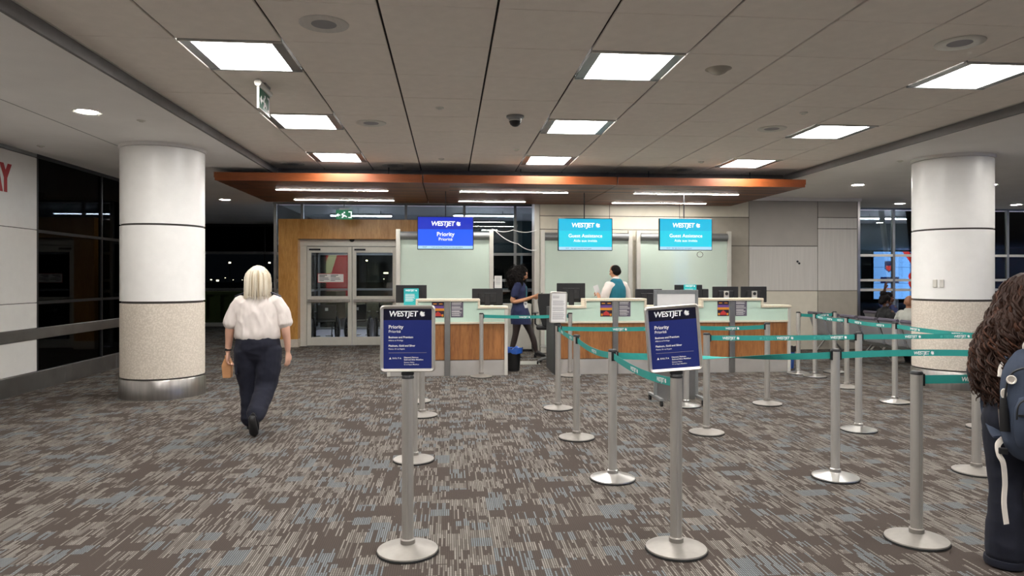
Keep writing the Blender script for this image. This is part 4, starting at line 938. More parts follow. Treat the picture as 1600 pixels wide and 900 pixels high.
plain('stitch', srgb(120, 110, 100), .8); plain('cuff_pale', srgb(176, 182, 186), .8)
def tights():
    m, b = new_mat('tights'); b.inputs['Base Color'].default_value = srgb(46, 34, 32); b.inputs['Roughness'].default_value = .55; M['tights'] = m
tights()
V = Vector
def crom(P, sub=5):
    """Catmull-Rom through points (tuples of equal length)"""
    P = [tuple(p) for p in P]; out = []
    for i in range(len(P) - 1):
        p0, p1, p2, p3 = P[max(i - 1, 0)], P[i], P[i + 1], P[min(i + 2, len(P) - 1)]
        for k in range(sub):
            t = k / sub; out.append(tuple(.5 * (2 * b + (c - a) * t + (2 * a - 5 * b + 4 * c - d) * t * t + (-a + 3 * b - 3 * c + d) * t ** 3) for a, b, c, d in zip(p0, p1, p2, p3)))
    out.append(P[-1]); return out
def limb(mb, pts, n=14, up=(0, 1, 0), sub=5):
    """pts: (x,y,z,ra[,rb]) - smooth tapered limb with rounded ends; ra across, rb along `up`"""
    pts = [p if len(p) == 5 else p + (p[3],) for p in pts]; Q = crom(pts, sub)
    a, b = Q[0], Q[-1]; d0 = (V(Q[0][:3]) - V(Q[1][:3])).normalized(); d1 = (V(Q[-1][:3]) - V(Q[-2][:3])).normalized()
    pre = [tuple(V(a[:3]) + d0 * min(a[3], a[4]) * q) + (a[3] * r, a[4] * r) for q, r in ((.75, .45), (.45, .8))]
    post = [tuple(V(b[:3]) + d1 * min(b[3], b[4]) * q) + (b[3] * r, b[4] * r) for q, r in ((.45, .8), (.75, .45))]
    Q = pre + Q + post; mb.tube([q[:3] for q in Q], [(q[3], q[4]) for q in Q], n, True, 1.0, up); return mb
def remesh(mb, name, mat, parent, voxel=.012, smooth=4, wrinkle=0.0, wsc=9, cut=None, wdir=None):
    me = bpy.data.meshes.new(name); me.from_pydata(mb.v, [], mb.f); bm = bmesh.new(); bm.from_mesh(me); bmesh.ops.recalc_face_normals(bm, faces=bm.faces); bm.to_mesh(me); bm.free()
    ob = bpy.data.objects.new('tmp', me); COL.objects.link(ob)
    r = ob.modifiers.new('r', 'REMESH'); r.mode = 'VOXEL'; r.voxel_size = voxel
    s = ob.modifiers.new('s', 'SMOOTH'); s.factor = .5; s.iterations = smooth
    dg = bpy.context.evaluated_depsgraph_get(); out = bpy.data.meshes.new_from_object(ob.evaluated_get(dg)); bpy.data.objects.remove(ob)
    if cut or wrinkle:
        bm = bmesh.new(); bm.from_mesh(out)
        if cut: bmesh.ops.delete(bm, geom=[v for v in bm.verts if cut(v.co)], context='VERTS')
        if wrinkle:
            bm.normal_update()
            for v in bm.verts:
                p = v.co; q = V((p.x * wsc * (wdir[0] if wdir else 1), p.y * wsc * (wdir[1] if wdir else 1), p.z * wsc * (wdir[2] if wdir else 1)))
                n1 = noise.noise(q); n2 = noise.noise(q * 2.3 + V((5, 1, 3)))
                v.co = p + v.normal * wrinkle * ((1 - abs(n1) * 3.2) * .7 + n2 * .5)
        bm.to_mesh(out); bm.free()
    out.name = name; out.polygons.foreach_set('use_smooth', [True] * len(out.polygons)); out.materials.clear(); out.materials.append(M[mat]); out.update()
    return link(name, out, parent)
def basis(fw, up):
    fw = V(fw).normalized(); up = V(up); up = (up - fw * up.dot(fw)).normalized(); return fw, up, fw.cross(up)
def hand(mb, wrist, fw, back, side, curl=.5, s=1.0, spread=1.0, thumb_in=.5):
    """five-fingered hand: fw = wrist to knuckles, back = out of the back of the hand, side=+1 thumb on fw x back side"""
    f, b, r = basis(fw, back); r = r * side; W = V(wrist)
    limb(mb, [tuple(W - f * .02 * s) + (.026 * s, .021 * s), tuple(W + f * .03 * s) + (.034 * s, .019 * s), tuple(W + f * .075 * s) + (.041 * s, .017 * s), tuple(W + f * .09 * s) + (.039 * s, .014 * s)], 12, tuple(b), 3)
    for i, (off, ln) in enumerate(((.03, .072), (.0105, .08), (-.0105, .075), (-.031, .058))):
        p = W + f * (.088 - .004 * abs(i - 1)) * s + r * off * s; d = f + r * off * 3 * spread; d.normalize(); path = [tuple(p - f * .02 * s) + (.0095 * s,), tuple(p) + (.0098 * s,)]; ang = 0
        for k, fr in enumerate((.45, .32, .25)):
            ang += curl * (.55 + .35 * k); dd = d * math.cos(ang) - b * math.sin(ang); p = p + dd * ln * fr * s; path.append(tuple(p) + ((.0092 - .0008 * k) * s,))
        limb(mb, path, 8, tuple(r), 3)
    p = W + f * .025 * s + r * .022 * s; d = (f * .75 + r * .75 - b * .3 * thumb_in).normalized(); path = [tuple(p) + (.014 * s,)]
    for k, ln in enumerate((.034, .03, .024)):
        p = p + d * ln * s; path.append(tuple(p) + ((.0125 - .0012 * k) * s,)); d = (d + f * .35 - r * .45 * thumb_in - b * .25 * thumb_in).normalized()
    limb(mb, path, 8, tuple(b), 3)
def head(mb, c, fw, up, s=1.0):
    """c = centre of the skull; returns local frame"""
    f, u, r = basis(fw, up); c = V(c)
    R3 = Matrix((r, f, u)).transposed().to_4x4()
    T = Matrix.Translation(c) @ R3 @ Matrix.Scale(s, 4)
    t = MB(); t.ball((0, -.008, .02), (.073, .092, .092), 20, 14); t.ball((0, .022, -.03), (.058, .066, .085), 16, 12); t.ball((0, .055, -.083), (.026, .026, .022), 10, 8)
    t.ball((0, .078, .015), (.045, .014, .022), 12, 8)
    limb(t, [(0, .086, .008, .009), (0, .098, -.018, .012), (0, .106, -.034, .015), (0, .092, -.042, .012)], 8, (1, 0, 0), 3)
    t.ball((0, .086, -.064), (.024, .010, .007), 10, 6); t.ball((0, .083, -.073), (.022, .010, .007), 10, 6)
    for q in (-1, 1): t.ball((q * .076, -.008, -.01), (.010, .020, .032), 10, 8); t.ball((q * .045, .06, -.03), (.022, .024, .02), 10, 8)
    mb.add(*(lambda m: (m.v, m.f, True))(t.xf(T))); return T
def face_bits(T, parent):
    for q in (-1, 1):
        MB().ball((q * .031, .079, .0), (.013, .008, .008), 10, 8).xf(T).build('eye', 'eye_white', parent); MB().ball((q * .031, .0855, -.001), (.006, .003, .006), 8, 6).xf(T).build('iris', 'hair_black', parent)
        MB().tube([(q * .016, .089, .020), (q * .032, .088, .026), (q * .048, .078, .021)], .0035, 6).xf(T).build('eyebrow', 'hair_black', parent)
    MB().tube([(-.021, .090, -.068), (0, .098, -.066), (.021, .090, -.068)], .005, 6).xf(T).build('lips', 'lips', parent)
def strands(parent, name, mats, roots, n_seg, fn, rad, sides=4):
    """many thin locks as one mesh; fn(i, root) -> path"""
    g = MB()
    for i, rt in enumerate(roots):
        P = fn(i, rt); k = len(P); g.tube(P, [rad * (1 - .75 * (j / (k - 1)) ** 2) for j in range(k)], sides)
    return tag(g.build(name, mats, parent), None, None, None, 'stuff')
def shoe(parent, heel, toe, up=(0, 0, 1), s=1.0, heelh=0.0, mat='shoe_black'):
    h, t_ = V(heel), V(toe); f, u, r = basis(t_ - h, up); L = (t_ - h).length; T = Matrix.Translation(h) @ Matrix((r, f, u)).transposed().to_4x4()
    m = MB(); limb(m, [(0, .03, .05, .034, .045), (0, .07, .055, .036, .05), (0, L * .5, .045, .042, .036), (0, L * .78, .034, .046, .028), (0, L - .035, .028, .036, .022)], 12, (0, 0, 1), 4)
    m = MB().add(*(m.xf(T).v, m.f, True)); o = remesh(m, 'shoe', mat, parent, .008, 4)
    so = MB(); P = []
    for k in range(16):
        a = 2 * PI * k / 16; y = L * .5 - L * .5 * math.cos(a); w_ = .040 + .008 * math.sin(y / L * PI); P.append((w_ * math.sin(a) * (1 if abs(math.sin(a)) > .01 else 0), y))
    so.prism(P, -.004, .016, 'XY').xf(T).build('sole', 'sole', o); return o

# ---------- 1. woman in white uniform shirt walking away -------------------------------------------------
t = thing('person', 'woman with blonde bob in white uniform shirt and navy trousers, walking away', 'person', (-1.95, 7.35, 0), .03)
# local: +Y walking direction, feet on z = 0
B = MB()
limb(B, [(0, .0, .80, .19, .13), (0, -.0, .95, .185, .125), (0, .0, 1.10, .17, .12), (0, .0, 1.25, .175, .11), (0, .0, 1.33, .13, .08)], 20)
limb(B, [(0, .0, 1.33, .05), (0, .015, 1.42, .05), (0, .02, 1.48, .05)], 12)
T1 = head(B, (0, .03, 1.53), (0, 1, -.05), (0, .02, 1), 1.0)
LA = [(-.17, 0, 1.30, .06), (-.245, .0, 1.18, .056), (-.275, -.01, 1.03, .046), (-.295, .03, .90, .036), (-.31, .05, .80, .028)]
RA = [(.17, 0, 1.30, .06), (.25, .0, 1.18, .056), (.275, -.02, 1.03, .046), (.285, .02, .90, .036), (.285, .05, .80, .028)]
limb(B, LA); limb(B, RA)
hand(B, (-.312, .055, .78), (-.05, .1, -1), (-1, -.1, 0), 1, .75); hand(B, (.285, .055, .78), (.0, .1, -1), (.9, -.5, 0), -1, .35)
LL = [(-.10, 0, .85, .10), (-.10, .04, .62, .085), (-.085, .07, .42, .062), (-.08, .05, .22, .055), (-.075, .05, .09, .042)]
RL = [(.10, 0, .85, .10), (.085, -.02, .62, .085), (.07, -.05, .44, .062), (.05, -.22, .30, .055), (.045, -.34, .22, .042)]
limb(B, LL); limb(B, RL)
limb(B, [(-.075, .05, .08, .035), (-.08, .14, .045, .04, .03), (-.085, .20, .04, .036, .025)], 10); limb(B, [(.045, -.34, .22, .035), (.045, -.33, .12, .036, .03), (.045, -.31, .07, .03)], 10)
remesh(B, 'body', 'skin_pale', t, .0075, 3)
S = MB()
limb(S, [(0, -.0, .955, .226, .172), (0, -.005, 1.0, .228, .172), (0, -.01, 1.12, .212, .155), (0, -.005, 1.24, .212, .14), (0, .005, 1.32, .165, .105), (0, .015, 1.375, .085, .075)], 24)
limb(S, [(-.165, 0, 1.305, .076), (-.232, .0, 1.20, .072, .08), (-.260, -.005, 1.11, .071, .08), (-.266, -.005, 1.08, .071, .08)]); limb(S, [(.165, 0, 1.305, .076), (.236, 0, 1.20, .072, .08), (.264, -.008, 1.11, .071, .08), (.27, -.008, 1.08, .071, .08)])
remesh(S, 'shirt', 'shirt_white', t, .0085, 2, .011, 8.5, lambda c: c.z < .93, (1.3, 1, .7))
MB().lathe([(.068, 1.365), (.076, 1.385), (.07, 1.41), (.064, 1.40)], 0, .02, 20).build('collar', 'shirt_white', t)
for s in (-1, 1): MB().box(-.035, -.03, 0, .075, .03, .012).xf(Matrix.Translation((s * .155, .005, 1.382)) @ Matrix.Rotation(.42 * s, 4, 'Y') @ Matrix.Scale(s, 4, (1, 0, 0))).build('epaulette', 'epaulette', t, .004)
P = MB()
limb(P, [(0, 0, .96, .205, .15), (0, -.01, .88, .222, .165), (0, -.01, .80, .215, .15)], 22)
limb(P, [(-.11, -.0, .82, .13, .145), (-.112, .03, .62, .122, .125), (-.10, .06, .42, .10, .105), (-.09, .05, .22, .092, .098), (-.085, .04, .10, .095, .10)], 16)
limb(P, [(.11, 0, .82, .13, .145), (.105, -.02, .62, .122, .125), (.085, -.05, .44, .105, .105), (.065, -.19, .31, .096, .095), (.052, -.31, .215, .088, .085), (.045, -.345, .18, .07, .07)], 16)
remesh(P, 'trousers', 'trouser_navy', t, .011, 3, .006, 8, None, (1, 1, 1.4))
for s in (-1, 1): MB().box(-.01, -.075, -.09, .012, .075, .09).xf(Matrix.Translation((s * .190, -.01, .66)) @ Matrix.Rotation(s * -.1, 4, 'Y')).build('cargo_pocket', 'trouser_navy', t, .006)
MB().lathe([(.207, .945), (.212, .95), (.212, .975), (.207, .98)], 0, 0, 32).xf(Matrix.Diagonal((1, .75, 1, 1))).build('belt', 'epaulette', t)
shoe(t, (-.08, -.02, .004), (-.09, .25, .004)); shoe(t, (.045, -.40, .245), (.05, -.33, -.01 + .01), (0, -1, .3))
H = MB(); H.ball((0, .0, 1.575), (.102, .115, .10), 20, 14)
limb(H, [(0, -.055, 1.60, .10, .06), (0, -.075, 1.52, .112, .055), (0, -.075, 1.43, .118, .05), (0, -.07, 1.385, .108, .035)], 18); limb(H, [(-.075, .02, 1.58, .04, .07), (-.095, .01, 1.48, .035, .065), (-.10, .0, 1.40, .03, .055)], 14); limb(H, [(.075, .02, 1.58, .04, .07), (.095, .01, 1.48, .035, .065), (.10, .0, 1.40, .03, .055)], 14)
remesh(H, 'hair', 'hair_blonde', t, .008, 4, .004, 26, None, (1, 1, .12))
rs = []; random.seed(11)
for i in range(150): a = random.uniform(PI * .98, PI * 2.02); rs.append(a)
def lock(i, a):
    w_ = .104 + random.uniform(-.004, .008); P_ = []
    for k in range(9):
        q = k / 8; e = math.sin(min(1, q * 1.9) * PI / 2); ww = w_ * (.12 + .98 * e) * (1 + .10 * q); z = 1.672 - .315 * q ** 1.35 + random.uniform(-.002, .002)
        P_.append((ww * math.cos(a), .0 + ww * 1.12 * math.sin(a) * (1 if math.sin(a) < 0 else .6) - .006, z - (.03 if k == 8 else 0) * random.random()))
    return P_
strands(t, 'hair_locks', 'hair_blonde', rs[:95], 9, lock, .0055); strands(t, 'hair_locks', 'hair_blonde2', rs[95:], 9, lock, .0045)
MB().lathe([(.034, -.012), (.037, 0), (.034, .012), (.028, 0), (.034, -.012)], 0, 0, 16).xf(Matrix.Translation((-.311, .052, .815))).build('wristwatch', 'black_plastic', t)
q = thing('paper_bag', 'small folded brown paper bag carried in the walking woman\'s left hand', 'bag', (-2.285, 7.44, .52), .1)
bm_ = MB(); bm_.add([(-.035, -.05, .0), (.045, -.05, 0), (.045, .05, 0), (-.035, .05, 0), (-.045, -.055, .13), (.05, -.055, .13), (.05, .055, .13), (-.045, .055, .13), (-.02, -.045, .20), (.03, -.045, .20), (.03, .045, .20), (-.02, .045, .20)], [(3, 2, 1, 0), (0, 1, 5, 4), (1, 2, 6, 5), (2, 3, 7, 6), (3, 0, 4, 7), (4, 5, 9, 8), (5, 6, 10, 9), (6, 7, 11, 10), (7, 4, 8, 11), (8, 9, 10, 11)]).build('bag_body', 'paper_bag', q, .006)
MB().box(-.015, -.045, .2, .02, .045, .235).build('folded_top', 'paper_bag', q, .004)

# ---------- 2. agent in navy dress with phone, facing right -----------------------------------------------
t = thing('person', 'woman with long curly black hair in navy dress, looking at a phone', 'person', (1.36, 13.45, 0), -PI / 2 - .3); t.scale = (1.04, 1.04, 1.0)
# local +Y = facing direction (screen right)
B = MB(); k = 1.03
limb(B, [(0, 0, .88, .17, .125), (0, -.01, 1.0, .155, .115), (0, .0, 1.15, .145, .11), (0, .01, 1.32, .165, .11), (0, .0, 1.43, .12, .075)], 18)
limb(B, [(0, .0, 1.42, .046), (0, .02, 1.52, .045), (0, .035, 1.57, .045)], 12)
T2 = head(B, (0, .055, 1.625), (0, 1, -.42), (0, .42, 1), 1.0)
limb(B, [(-.165, 0, 1.40, .052), (-.20, -.03, 1.25, .048), (-.20, -.06, 1.12, .042), (-.15, .08, 1.12, .036), (-.08, .22, 1.17, .028)])
limb(B, [(.165, 0, 1.40, .052), (.205, -.05, 1.25, .048), (.205, -.09, 1.10, .042), (.15, .08, 1.12, .036), (.06, .24, 1.18, .028)])
hand(B, (.055, .255, 1.185), (-.35, 1, .25), (.8, .2, -.3), 1, .6); hand(B, (-.075, .235, 1.175), (.3, 1, .2), (-.8, .2, -.3), -1, .6)
limb(B, [(-.085, 0, .88, .10), (-.08, .12, .66, .075), (-.075, .20, .48, .056), (-.075, .26, .30, .052), (-.075, .30, .12, .032)])
limb(B, [(.085, 0, .88, .10), (.085, -.04, .66, .075), (.08, -.06, .48, .056), (.08, -.10, .30, .052), (.08, -.14, .12, .032)])
limb(B, [(-.075, .30, .10, .03), (-.075, .36, .06, .034, .028), (-.075, .44, .03, .032, .02)], 10); limb(B, [(.08, -.14, .10, .03), (.08, -.08, .06, .034, .028), (.08, .0, .03, .032, .02)], 10)
remesh(B, 'body', 'skin_tan', t, .0085, 3); face_bits(T2, t)
for L_ in ([(-.082, .05, .80, .10), (-.08, .11, .68, .084), (-.075, .20, .48, .060), (-.075, .26, .30, .056), (-.075, .30, .12, .036), (-.075, .36, .065, .037, .03), (-.075, .43, .035, .034, .022)], [(.085, -.02, .80, .10), (.085, -.035, .68, .084), (.08, -.06, .48, .060), (.08, -.10, .30, .056), (.08, -.14, .12, .036), (.08, -.08, .065, .037, .03), (.08, -.01, .035, .034, .022)]):
    remesh(limb(MB(), L_), 'tights', 'tights', t, .009, 3)
D = MB()
limb(D, [(0, .03, .64, .19, .19), (0, .015, .78, .20, .185), (0, -.0, .92, .195, .165), (0, -.005, 1.06, .165, .13), (0, .01, 1.20, .165, .135), (0, .015, 1.33, .18, .135), (0, .0, 1.44, .12, .08)], 22)
limb(D, [(-.155, 0, 1.415, .072), (-.195, -.025, 1.30, .070), (-.205, -.045, 1.21, .066)]); limb(D, [(.155, 0, 1.415, .072), (.20, -.04, 1.30, .070), (.21, -.06, 1.21, .066)])
remesh(D, 'dress', 'dress_navy', t, .0105, 3, .005, 9, lambda c: c.z < .655)
for x, y in ((-.075, .30), (.08, -.14)):
    s_ = shoe(t, (x, y - .05, .05), (x, y + .19, .012)); MB().prism([(-.022, -.05), (.022, -.05), (.022, 0), (-.022, 0)], 0, .06, 'XY').xf(Matrix.Translation((x, y + .005, 0))).build('heel', 'shoe_black', s_)
H = MB(); H.ball((0, -.01, 1.66), (.14, .155, .13), 18, 12); limb(H, [(0, -.08, 1.64, .16, .115), (0, -.12, 1.52, .18, .115), (0, -.12, 1.40, .16, .09), (0, -.11, 1.34, .13, .07)], 18); limb(H, [(-.10, .01, 1.66, .06, .10), (-.125, -.01, 1.52, .058, .10), (-.115, -.01, 1.40, .055, .09)]); limb(H, [(.10, .0, 1.66, .06, .10), (.125, -.01, 1.52, .058, .10), (.115, -.01, 1.40, .055, .09)])
hm = remesh(H, 'hair', 'hair_black', t, .012, 2, .016, 26)
random.seed(21); hv = [v.co.copy() for v in hm.data.vertices if v.co.y < .09]
def curl(i, p, amp=.012, step=.010, n=14):
    d = (p - V((0, -.02, 1.6))).normalized(); d.z -= .7; d.normalize(); a = random.uniform(0, 6); o = d.orthogonal().normalized(); o2 = d.cross(o)
    return [p + d * step * j + (o * math.cos(a + j * 1.1) + o2 * math.sin(a + j * 1.1)) * amp for j in range(n)]
strands(t, 'curls', 'hair_black', random.sample(hv, 320), 14, lambda i, p: curl(i, p, .011, .006, 12), .004)
q = thing('mobile_phone', 'mobile phone in the hands of the woman in navy', 'phone', (1.36 + .345, 13.345, 1.215), -PI / 2 - .3); MB().box(-.036, -.012, -.01, .036, .10, 0).xf(Matrix.Rotation(.5, 4, 'X')).build('case', 'phone_grey', q, .003); MB().box(-.032, -.008, 0, .032, .096, .001).xf(Matrix.Rotation(.5, 4, 'X')).build('screen', 'screen_black', q)
q = thing('badge_card', 'white identity badge hanging at the waist of the woman in navy', 'badge', (1.455, 13.30, 1.03), -.3); MB().box(-.035, 0, -.06, .035, .004, .06).build('card', 'paper', q); MB().box(-.02, -.002, .0, .02, 0, .04).build('photo', 'paper_grey', q); MB().tube([(0, 0, .06), (.02, .02, .2), (.0, .06, .36)], .004, 6).build('lanyard', 'teal_belt', q)

# ---------- 3. agent in teal vest behind the middle counter ----------------------------------------------
t = thing('person', 'man in white shirt and teal vest behind the middle counter', 'person', (3.03, 12.5, 0), .5)
B = MB()
limb(B, [(0, 0, .92, .17, .115), (0, 0, 1.08, .16, .11), (0, .0, 1.25, .175, .115), (0, .0, 1.40, .19, .105), (0, .0, 1.47, .12, .075)], 18)
limb(B, [(0, .0, 1.46, .056), (0, .02, 1.56, .055), (0, .03, 1.60, .055)], 12)
T3 = head(B, (0, .05, 1.665), (.1, 1, -.25), (0, .2, 1), 1.04)
limb(B, [(-.19, 0, 1.42, .062), (-.245, .0, 1.28, .056), (-.26, .02, 1.15, .046), (-.22, .18, 1.17, .040), (-.17, .31, 1.25, .031)])
limb(B, [(.19, 0, 1.42, .062), (.245, .0, 1.28, .056), (.26, .0, 1.12, .046), (.22, .14, 1.03, .040), (.16, .25, .98, .031)])
hand(B, (-.165, .325, 1.255), (.2, 1, .25), (-.9, .1, .3), -1, .65); hand(B, (.155, .265, .975), (-.2, 1, -.1), (.5, .1, .8), 1, .5)
for s in (-1, 1):
    limb(B, [(s * .09, 0, .92, .10), (s * .095, .01, .70, .085), (s * .095, .0, .48, .06), (s * .095, -.02, .28, .055), (s * .095, -.03, .10, .036)]); limb(B, [(s * .095, -.03, .08, .034), (s * .1, .07, .045, .04, .03), (s * .1, .15, .035, .036, .022)], 10)
remesh(B, 'body', 'skin_tan', t, .0085, 3); face_bits(T3, t)
S = MB(); limb(S, [(0, 0, .98, .185, .135), (0, 0, 1.12, .178, .13), (0, 0, 1.27, .19, .13), (0, .0, 1.40, .20, .12), (0, .0, 1.48, .12, .085), (0, .01, 1.53, .068, .066)], 20)
limb(S, [(-.17, 0, 1.42, .08), (-.24, .0, 1.30, .08), (-.258, .02, 1.20, .078)]); limb(S, [(.17, 0, 1.42, .08), (.24, 0, 1.30, .08), (.258, .0, 1.20, .078)])
remesh(S, 'shirt', 'shirt_white', t, .0105, 3, .005, 9)
Ve = MB(); limb(Ve, [(0, 0, .94, .197, .147), (0, 0, 1.12, .190, .142), (0, 0, 1.27, .202, .146), (0, .0, 1.38, .192, .138), (0, -.005, 1.46, .14, .108)], 20); remesh(Ve, 'vest', 'vest_teal', t, .0105, 3, .003, 9)
Pn = MB(); limb(Pn, [(0, 0, 1.0, .185, .13), (0, 0, .9, .19, .14), (0, 0, .85, .185, .13)], 18)
for s in (-1, 1): limb(Pn, [(s * .09, 0, .88, .115), (s * .095, .01, .66, .10), (s * .095, 0, .40, .085), (s * .095, -.02, .08, .08)])
remesh(Pn, 'trousers', 'trouser_navy', t, .013, 3, .004)
for s in (-1, 1): shoe(t, (s * .095, -.08, .004), (s * .105, .19, .004))
H = MB(); H.ball((0, .015, 1.70), (.083, .10, .082), 18, 12); H.ball((0, -.02, 1.665), (.078, .082, .075), 16, 10); remesh(H, 'hair', 'hair_black', t, .007, 2, .003, 40)
q = thing('paper_slip', 'white paper slip in the hand of the man in the vest', 'paper', (2.75, 12.70, 1.23), .2); MB().box(-.05, 0, 0, .05, .002, .19).xf(Matrix.Rotation(-.35, 4, 'Y')).build('slip', 'paper', q)

# ---------- 4-6. seated travellers -----------------------------------------------------------------------
def seated(x, y, rz, label, skin, top, seat_z=.44, lean=.10, raise_arm=False, hs=1.0, turn=0.0, K=.80):
    """local +Y = facing; hips on the seat"""
    t = thing('person', label, 'person', (x, y, 0), rz); h = seat_z + .09
    B = MB(); limb(B, [(0, 0, h, .165, .125), (0, -lean * .3, h + .18 * K, .15, .115), (0, -lean * .6, h + .36 * K, .17, .115), (0, -lean * .8, h + .50 * K, .15, .09), (0, -lean * .8, h + .56 * K, .08, .06)], 18)
    limb(B, [(0, -lean * .8, h + .55 * K, .05), (0, -lean * .7, h + .66 * K, .05)], 12)
    T = head(B, (0, -lean * .5, h + .745 * K), (math.sin(turn), math.cos(turn), -.2), (0, .15, 1), hs)
    for s in (-1, 1):
        if raise_arm and s == -1:
            limb(B, [(s * .18, -lean * .8, h + .50 * K, .055), (s * .24, .0, h + .60 * K, .05), (s * .27, .06, h + .70 * K, .044), (s * .25, .06, h + .86 * K, .036), (s * .23, .05, h + .96 * K, .028)]); hand(B, (s * .225, .05, h + .97 * K), (.1, .1, 1), (0, -1, .1), 1, .15)
        else:
            limb(B, [(s * .18, -lean * .8, h + .50 * K, .055), (s * .23, -.02, h + .34 * K, .05), (s * .24, .02, h + .20 * K, .044), (s * .19, .18, h + .13 * K, .036), (s * .13, .28, h + .11 * K, .028)]); hand(B, (s * .125, .295, h + .11 * K), (-s * .3, 1, -.1), (0, 0, 1), -s, .4)
        limb(B, [(s * .09, .0, h, .10), (s * .10, .22, h + .01, .085), (s * .10, .42, h - .01, .062), (s * .10, .45, h - .22, .055), (s * .10, .43, .10, .038)]); limb(B, [(s * .10, .43, .08, .034), (s * .10, .52, .045, .04, .03), (s * .10, .60, .035, .036, .022)], 10)
    remesh(B, 'body', skin, t, .009, 3); face_bits(T, t)
    S = MB(); limb(S, [(0, 0, h + .02, .18, .14), (0, -lean * .3, h + .18 * K, .172, .138), (0, -lean * .6, h + .36 * K, .188, .135), (0, -lean * .8, h + .50 * K, .172, .105), (0, -lean * .8, h + .57 * K, .09, .07)], 20)
    for s in (-1, 1):
        if raise_arm and s == -1: limb(S, [(s * .15, -lean * .8, h + .50 * K, .075), (s * .23, -.01, h + .58 * K, .066), (s * .265, .05, h + .68 * K, .058), (s * .26, .06, h + .76 * K, .05)])
        else: limb(S, [(s * .15, -lean * .8, h + .50 * K, .075), (s * .225, -.02, h + .36 * K, .068), (s * .24, .015, h + .22 * K, .06)])
    remesh(S, 'shirt', top, t, .0105, 3, .006, 9)
    Pn = MB(); limb(Pn, [(0, 0, h + .06, .175, .13), (0, .02, h - .01, .18, .12)], 18)
    for s in (-1, 1): limb(Pn, [(s * .09, .02, h, .105, .09), (s * .10, .24, h + .01, .095), (s * .10, .42, h - .02, .082), (s * .10, .46, h - .2, .075), (s * .10, .44, .10, .07)])
    remesh(Pn, 'trousers', 'jeans', t, .013, 3, .004)
    for s in (-1, 1): shoe(t, (s * .10, .38, .004), (s * .105, .64, .004))
    return t, T
t4, T4 = seated(7.90, 12.0, -PI / 2 - .1, 'seated woman with dark bun and hoop earring, facing right in the grey seats', 'skin_dark', 'top_black', lean=.02, hs=1.0, turn=.0)
H = MB(); H.ball((0, -.025, .035), (.088, .098, .095), 16, 12); H.ball((0, -.075, .125), (.058, .058, .052), 14, 10); H.ball((0, -.075, -.02), (.075, .05, .06), 12, 8); H.xf(T4); remesh(H, 'hair', 'hair_black', t4, .009, 2, .006, 40)
MB().lathe([(.024 + .003 * math.cos(a), .003 * math.sin(a)) for a in [i * PI / 3 for i in range(7)]], 0, 0, 16, axis='X').xf(T4 @ Matrix.Translation((.082, .0, -.065))).build('earring', 'chrome', t4)
MB().tube([(-.05, .088, 0), (0, .1, .004), (.05, .088, 0), (.085, .02, .005)], .003, 6).xf(T4).build('glasses', 'frame_dark', t4)
t5, T5 = seated(7.88, 11.30, -PI / 2 + .25, 'seated man with shaved head in a grey shirt, beside the right column', 'skin_brown', 'shirt_grey', lean=.05, hs=1.06, turn=-.3)
MB().lathe([(.064, .42), (.074, .455), (.068, .48), (.06, .47)], 0, -.035, 20).xf(Matrix.Translation((0, 0, .53))).build('collar', 'shirt_grey', t5)
t6, T6 = seated(9.28, 14.0, -PI / 2, 'traveller with raised hand in a dark blue top in the seats by the glazing', 'skin_dark', 'denim_blue', lean=.02, raise_arm=True, turn=.3)
H = MB(); H.ball((0, -.02, .04), (.082, .095, .085), 16, 12); H.xf(T6); remesh(H, 'hair', 'hair_black', t6, .009, 2, .003, 40)

# ---------- 7. traveller with backpack in the right foreground --------------------------------------------
PX, PY = 3.07, 3.46
t = thing('person', 'traveller with long curly brown hair and dark jeans at the right edge', 'person', (PX, PY, 0), -.55); t.scale = (.98, .98, .955)
B = MB()
limb(B, [(0, 0, .88, .175, .125), (0, .0, 1.0, .155, .11), (0, .0, 1.12, .145, .105), (0, .0, 1.26, .165, .105), (0, .0, 1.34, .12, .075)], 18); limb(B, [(0, .0, 1.33, .047), (0, .02, 1.44, .046)], 12)
T7 = head(B, (0, .04, 1.50), (.3, 1, -.1), (0, .05, 1), 1.0)
limb(B, [(-.16, 0, 1.30, .052), (-.20, .03, 1.17, .048), (-.195, .05, 1.03, .042), (-.15, .18, 1.02, .036), (-.10, .29, 1.06, .028)]); limb(B, [(.16, 0, 1.30, .052), (.21, .03, 1.17, .048), (.20, .05, 1.03, .042), (.16, .18, 1.02, .036), (.11, .29, 1.06, .028)])
hand(B, (-.095, .305, 1.065), (.3, 1, .2), (-.8, .1, .4), -1, .5); hand(B, (.105, .305, 1.065), (-.3, 1, .2), (.8, .1, .4), 1, .5)
for s in (-1, 1):
    limb(B, [(s * .09, 0, .88, .10), (s * .095, .02, .64, .08), (s * .095, .01, .44, .058), (s * .095, -.01, .25, .052), (s * .095, -.02, .10, .036)]); limb(B, [(s * .095, -.02, .08, .034), (s * .1, .08, .045, .04, .03), (s * .1, .15, .035, .036, .022)], 10)
remesh(B, 'body', 'skin_pale', t, .0085, 3); face_bits(T7, t)
S = MB(); limb(S, [(0, -.01, .86, .20, .155), (0, -.005, .95, .195, .145), (0, 0, 1.04, .18, .135), (0, 0, 1.14, .17, .13), (0, 0, 1.26, .185, .125), (0, .0, 1.34, .13, .09), (0, .01, 1.39, .07, .065)], 20)
limb(S, [(-.14, 0, 1.30, .07), (-.205, .025, 1.17, .064), (-.205, .05, 1.03, .058), (-.15, .19, 1.02, .05), (-.11, .27, 1.05, .042)]); limb(S, [(.14, 0, 1.30, .07), (.21, .025, 1.17, .064), (.205, .05, 1.03, .058), (.16, .19, 1.02, .05), (.12, .27, 1.05, .042)])
